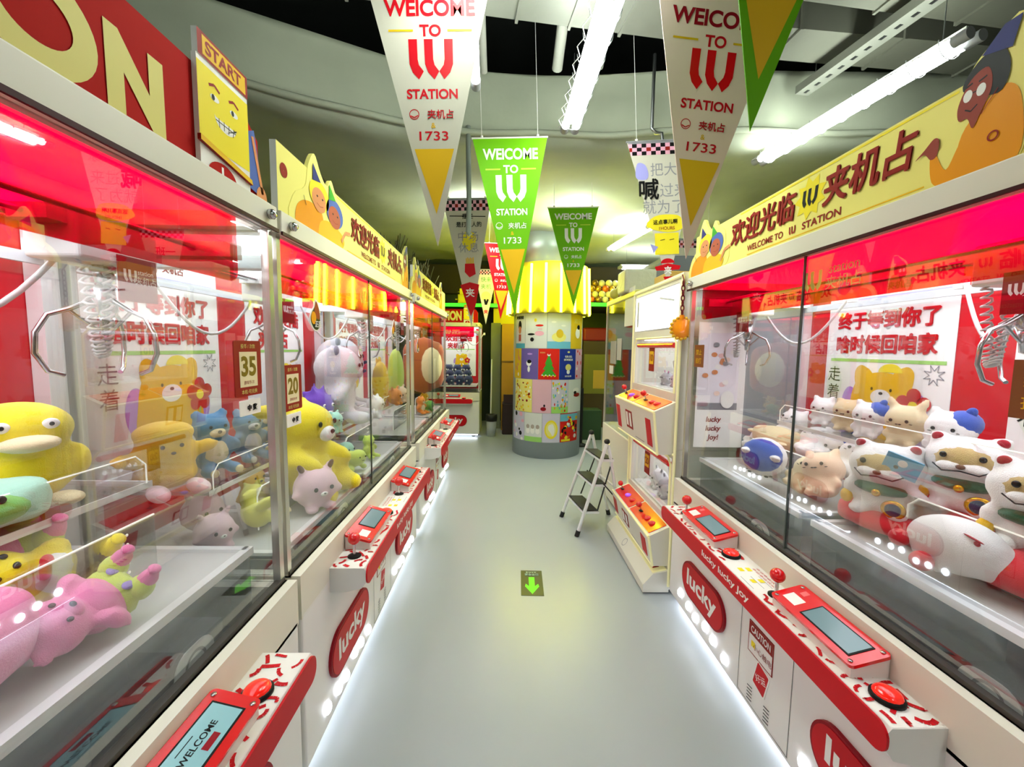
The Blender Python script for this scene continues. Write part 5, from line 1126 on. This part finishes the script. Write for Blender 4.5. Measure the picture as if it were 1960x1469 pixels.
def charm():
    t = thing('hanging_charm', 'amber round charm hanging on a dark red chain by the glass corner', 'charm', (1.015, 2.335, 1.9)); rm = mat('chain_red', '#6e1018', .35, .4)
    b = MB()
    for i in range(7):
        z = -.028*i-.02; pts = [(.009*math.cos(a)*(1 if i % 2 else 0), .009*math.cos(a)*(0 if i % 2 else 1), z+.018*math.sin(a)) for a in [2*PI*k/10 for k in range(10)]]
        b.tube(pts, .0035, rm, 6, closed=True)
    b.tube([(0, 0, 0), (.0, .02, .03)], .004, rm, 6); b.build('chain', t)
    am = mat('amber_resin', '#f09a10', .15, coat=.5); b = MB(); b.lathe([(0, -.012), (.055, -.010), (.064, 0), (.055, .010), (0, .012)], (0, 0, -.275), am, 24, 'y'); b.tube([(0, 0, -.225), (0, 0, -.2)], .014, am, 10); o = b.build('disc', t)
    b = MB()
    for i in range(16): a = 2*PI*i/16; b.ell((.06*math.cos(a), 0, -.275+.06*math.sin(a)), (.011, .013, .011), m=mat('amber_rim', '#e0b414', .3), u=10, v=7)
    b.build('beaded_rim', o)

def back_area():
    claw_machine('claw machine facing the aisle end with red letter sign and navy plush', (-.87, 6.74, 0), 0, half=.47, bed_z=.86, ry=.08, shelf=None, sign='station', posters=[(0.05, 'welcome')], single=True, cw=.36, claws=[(.15, .3)])
    for i in range(12):
        put('plush_ball', 'navy blue round plush heaped in the machine at the aisle end', .17, (-.60-.15*(i % 4)-.03*(i//4), 6.94+.1*(i//4), .862+.09*(i//4)), .3*(i % 3)-.3, lambda t: ball(t, P['navy'], P['white']), group='navy plush in the end machine')
    # ledge with heaps
    led = emis('green_led', '#2fe01e', 2.2); dk = mat('dark_ledge', '#2b2a1e', .7)
    for x0, x1, lab in ((-1.4, -.12, 'dark high ledge with green glowing edge above the end machine'), (1.2, 3.3, 'dark high ledge with green glowing edge past the pillar')):
        t = thing('ledge', lab, 'ledge', (0, 0, 0)); b = MB(); b.box(x0, x1, 7.3 if x0 < 0 else 6.9, 8.3, 2.22, 2.28, dk); b.build('board', t); b = MB(); b.box(x0, x1, 7.27 if x0 < 0 else 6.87, 7.3 if x0 < 0 else 6.9, 2.215, 2.27, led); b.build('glowing_edge', t)
    q = random.Random(3); cols = [mat('gold_bauble', '#c99a2a', .25, .5), mat('orange_bauble', '#d86a1c', .3, .2), mat('bronze_bauble', '#8a6a2c', .3, .5), mat('pale_bauble', '#d8cf9a', .35)]
    nm = ['golden', 'orange', 'bronze', 'pale']
    k = 0
    for r_, n in ((0, 9), (1, 8), (2, 6), (3, 4)):
        for i in range(n):
            c = q.randrange(4); b = MB(); b.ell((0, 0, 0), (.058, .058, .058), m=cols[c], u=14, v=9); o = b.build('bauble'); o.location = (1.36+.118*i+.06*r_, 6.98+.03*(i % 2)+.02*r_, 2.338+.094*r_)
            tag(o, '%s bauble heaped on the high ledge beyond the pillar' % nm[c], 'bauble', '%s baubles on the ledge' % nm[c])
    for x, z, s, c, lab in ((-.75, 2.28, .16, YEL, 'small yellow block on the ledge above the end machine'), (-.75, 2.44, .1, YEL, 'smaller yellow block stacked on the yellow block')):
        b = MB(); b.box(-s/2, s/2, -.06, .06, 0, s, c, .006); b.box(-s*.8, s*.8, -.03, .03, s*.4, s*.5, c); o = b.build('toy_block'); o.location = (x, 7.42, z); tag(o, lab, 'toy')
    # boards, pole, bin near the back
    b = MB(); b.box(-.04, .36, 7.35, 7.42, 0, 1.93, mat('wood_door', '#a87a1e', .5, var=.15, vscale=3)); b.box(-.045, .365, 7.33, 7.35, 1.25, 1.27, mat('wood_strip', '#7a5a1c', .5)); b.box(.33, .345, 7.32, 7.35, .9, 1.1, CHROME); tag(b.build('wooden_cupboard'), 'tall mustard wooden cupboard front behind the pillar', 'cupboard')
    b = MB(); b.box(-.2, .5, 7.6, 7.66, 1.93, 3.05, mat('yellow_board', '#cfc01e', .5)); tag(b.build('yellow_board'), 'yellow wall board above the wooden cupboard behind the red pennant', 'board')
    b = MB(); b.box(-.24, -.06, 7.5, 7.56, 0, 1.95, mat('grey_green_door', '#6d7462', .5)); tag(b.build('narrow_panel'), 'narrow grey green panel between end machine and wooden cupboard', 'panel')
    b = MB(); b.tube([(-.22, 6.95, 0), (-.21, 7.1, 1.3)], .012, ALU, 8); tag(b.build('mop_pole'), 'pale thin pole leaning behind the waste bin', 'pole')
    t = thing('waste_bin', 'tall grey waste bin with black liner beside the end machine', 'bin', (-.2, 6.85, 0)); b = MB(); b.lathe([(.075, 0), (.09, .36), (.083, .36), (.07, .01)], (0, 0, 0), mat('bin_grey', '#b4b9bb', .4), 20); b.build('bucket', t)
    b = MB(); b.lathe([(.094, .26), (.098, .37), (.07, .375), (.06, .3)], (0, 0, 0), RUB, 20); b.build('liner', t)
    b = MB(); b.box(-.02, .2, 6.95, 7.25, 0, .55, mat('dark_wine', '#2a1416', .5), .02); b.box(.0, .18, 6.95, 6.98, .55, .7, mat('dark_wine', '#2a1416', .5)); tag(b.build('low_box'), 'dark wine coloured box on the floor behind the pillar', 'box')
    # dark passage past the pillar
    t = thing('vending_cabinet', 'dim red topped cabinet deep in the passage past the pillar', 'cabinet', (1.8, 7.7, 0)); b = MB(); b.box(-.3, .3, 0, .4, 0, 1.65, mat('dim_brown', '#4a3a20', .6)); b.build('body', t); b = MB(); b.box(-.28, .28, -.01, 0, .65, 1.4, mat('dim_olive_panel', '#7b7a35', .4)); b.box(-.1, .12, -.014, -.01, .75, 1.1, CARD); b.build('front_panel', t)
    b = MB(); b.box(-.31, .31, -.03, .4, 1.65, 1.9, mat('dim_red', '#8c1a14', .5), .04); b.build('red_top', t)
    b = MB(); b.box(1.3, 1.62, 6.6, 6.9, .0, .5, mat('dark_green_box', '#2f4a2a', .6), .01); tag(b.build('storage_box'), 'dark green storage box on the floor in the passage', 'box')
    b = MB(); b.tube([(1.2, 6.2, 0), (1.2, 6.2, .9)], .03, RUB, 12); b.lathe([(.1, 0), (.1, .02), (.03, .05)], (1.2, 6.2, 0), RUB, 16); tag(b.build('barrier_post'), 'short black post standing at the pillar edge', 'post')
    # boxes on top of the two-tier machine and the cabinet
    b = MB(); b.box(-.15, .15, -.15, .15, 0, .1, CARD, .004); o = b.build('carton'); o.location = (1.3, 3.02, 1.95); tag(o, 'yellow carton lying on top of the two-tier machine', 'carton')
    b = MB(); b.box(-.15, .2, -.15, .15, 0, .11, GREYCARD, .004); o = b.build('carton'); o.location = (1.32, 3.04, 2.05); tag(o, 'slate grey carton stacked on the yellow carton', 'carton')
    wrap = glass('clear_wrap', (.80, .82, .70), .9, .15)
    b = MB(); b.box(-.2, .2, -.12, .12, 0, .2, mat('pale_wrap', '#b7b79c', .5, bump=.8, bscale=18), .02); o = b.build('wrapped_bundle'); o.location = (1.22, 3.62, 1.985); tag(o, 'pale wrapped bundle on top of the display cabinet', 'bundle')
    b = MB()
    for i in range(5): b.ell((-.1+.05*i, -.02*(i % 2), .05+.03*(i % 2)), (.045, .045, .05), m=mat('yellow_green_wrap', '#b9b04a', .45), u=12, v=8)
    o = b.build('toy_bag'); o.location = (1.16, 3.98, 1.985); tag(o, 'lumpy yellowish bag on the far end of the display cabinet', 'bag')
    # heap of dark netting above the second machine's sign and black sheet
    b = MB(); q2 = random.Random(5)
    for i in range(170):
        x = q2.uniform(-.1, .1); y = q2.uniform(-.75, .75); b.tube([(x, y, 0), (x+q2.uniform(-.05, .05), y+q2.uniform(-.06, .06), .2+q2.uniform(0, .12)), (x+q2.uniform(-.12, .12), y+q2.uniform(-.12, .12), .34+q2.uniform(0, .18))], .004, mat('dry_stems', '#4c4a22', .6), 5)
    o = b.build('dried_plant'); o.location = (-.95, 4.1, 1.906); o['kind'] = 'stuff'; tag(o, 'bristly dried stems heaped on the roof of the last machine', 'plant')
    b = MB(); co = []
    for i in range(9):
        for j in range(9): co.append((-.28*(j/8), -.38+.76*i/8, (.38+.24*math.sin(PI*i/8))*math.sin(PI*j/8)+.03*noise.noise(Vector((i, j, 0)))))
    b.faces(co, [(9*i+j, 9*i+j+1, 9*i+j+10, 9*i+j+9) for i in range(8) for j in range(8)], mat('black_sheet', '#0d0e0c', .4), True); o = b.build('black_sheet'); o.location = (-.98, 2.6, 1.907); o.modifiers.new('s', 'SOLIDIFY').thickness = .004
    tag(o, 'crumpled black sheet on the roof of the middle machine', 'sheet')

# ------------------------------------------------------------------ assemble
build_room(); build_services(); build_lamps()
FL, FR = -.654, 1.015
claw_machine('claw machine under the red letter sign with START plate', (FL, .385, 0), LZ, bed_z=.885, ry=.115, shelf=(1.10, .34), sign='station', posters=[(.02, 'wait')], cards=[(.74, 1.435, '35')], claws=[(.62, .30)], lit=True, cw=.68)
claw_machine('claw machine with party hat figures on its yellow welcome sign', (FL, 2.155, 0), LZ, bed_z=.80, ry=.105, shelf=(1.0, .37), posters=[(-.48, 'wait'), (.35, 'welcome')], cards=[(-.80, 1.36, '20')], badges=[(-.62, 1.60), (.45, 1.60)], claws=[(-.3, .38), (.6, .3)], sh=.24, pk=.55)
claw_machine('claw machine holding the rust brown pillow, last before the aisle end', (FL, 4.02, 0), LZ, bed_z=.80, ry=.10, shelf=(1.0, .4), posters=[(-.35, 'wait'), (.4, 'welcome')], claws=[(-.4, .3), (.45, .3)], shelf_u=(-.8, -.1), badges=[(-.7, 1.5)])
claw_machine('claw machine with white plush kittens and the glasses figure sign', (FR, 1.455, 0), RZ, bed_z=.885, ry=.13, shelf=(1.15, .32), posters=[(-.385, 'wait'), (.42, 'wait')], claws=[(-.70, .28), (.45, .3)], shelf_u=(-.58, .55), end_sheet=True, cw=.625, cl=.685)
plush_left(); plush_right()
tier_machine(); side_cabinet(); back_area(); build_pillar(); banners(); ladder(); floor_sticker(); charm()
for y, z, lab in ((2.19, 1.47, 'small brown wooden sign on the glass near the amber charm'), (.772, 1.43, 'brown wooden sign on the glass by the picture edge')):
    b = MB(); F = Fr((1.058, y, z), (0, -1, 0), (0, 0, 1), (-1, 0, 0)); b.prism(F, [(-.05, -.06), (.05, -.06), (.05, .06), (-.05, .06)], 0, .004, mat('brown_card', '#7a3f14', .5)); b.text(F, '禁止', 0, .02, .03, GOLD, .0046, .0); b.text(F, '拍打', 0, -.025, .03, GOLD, .0046, .0); tag(b.build('notice_plate'), lab, 'sign')
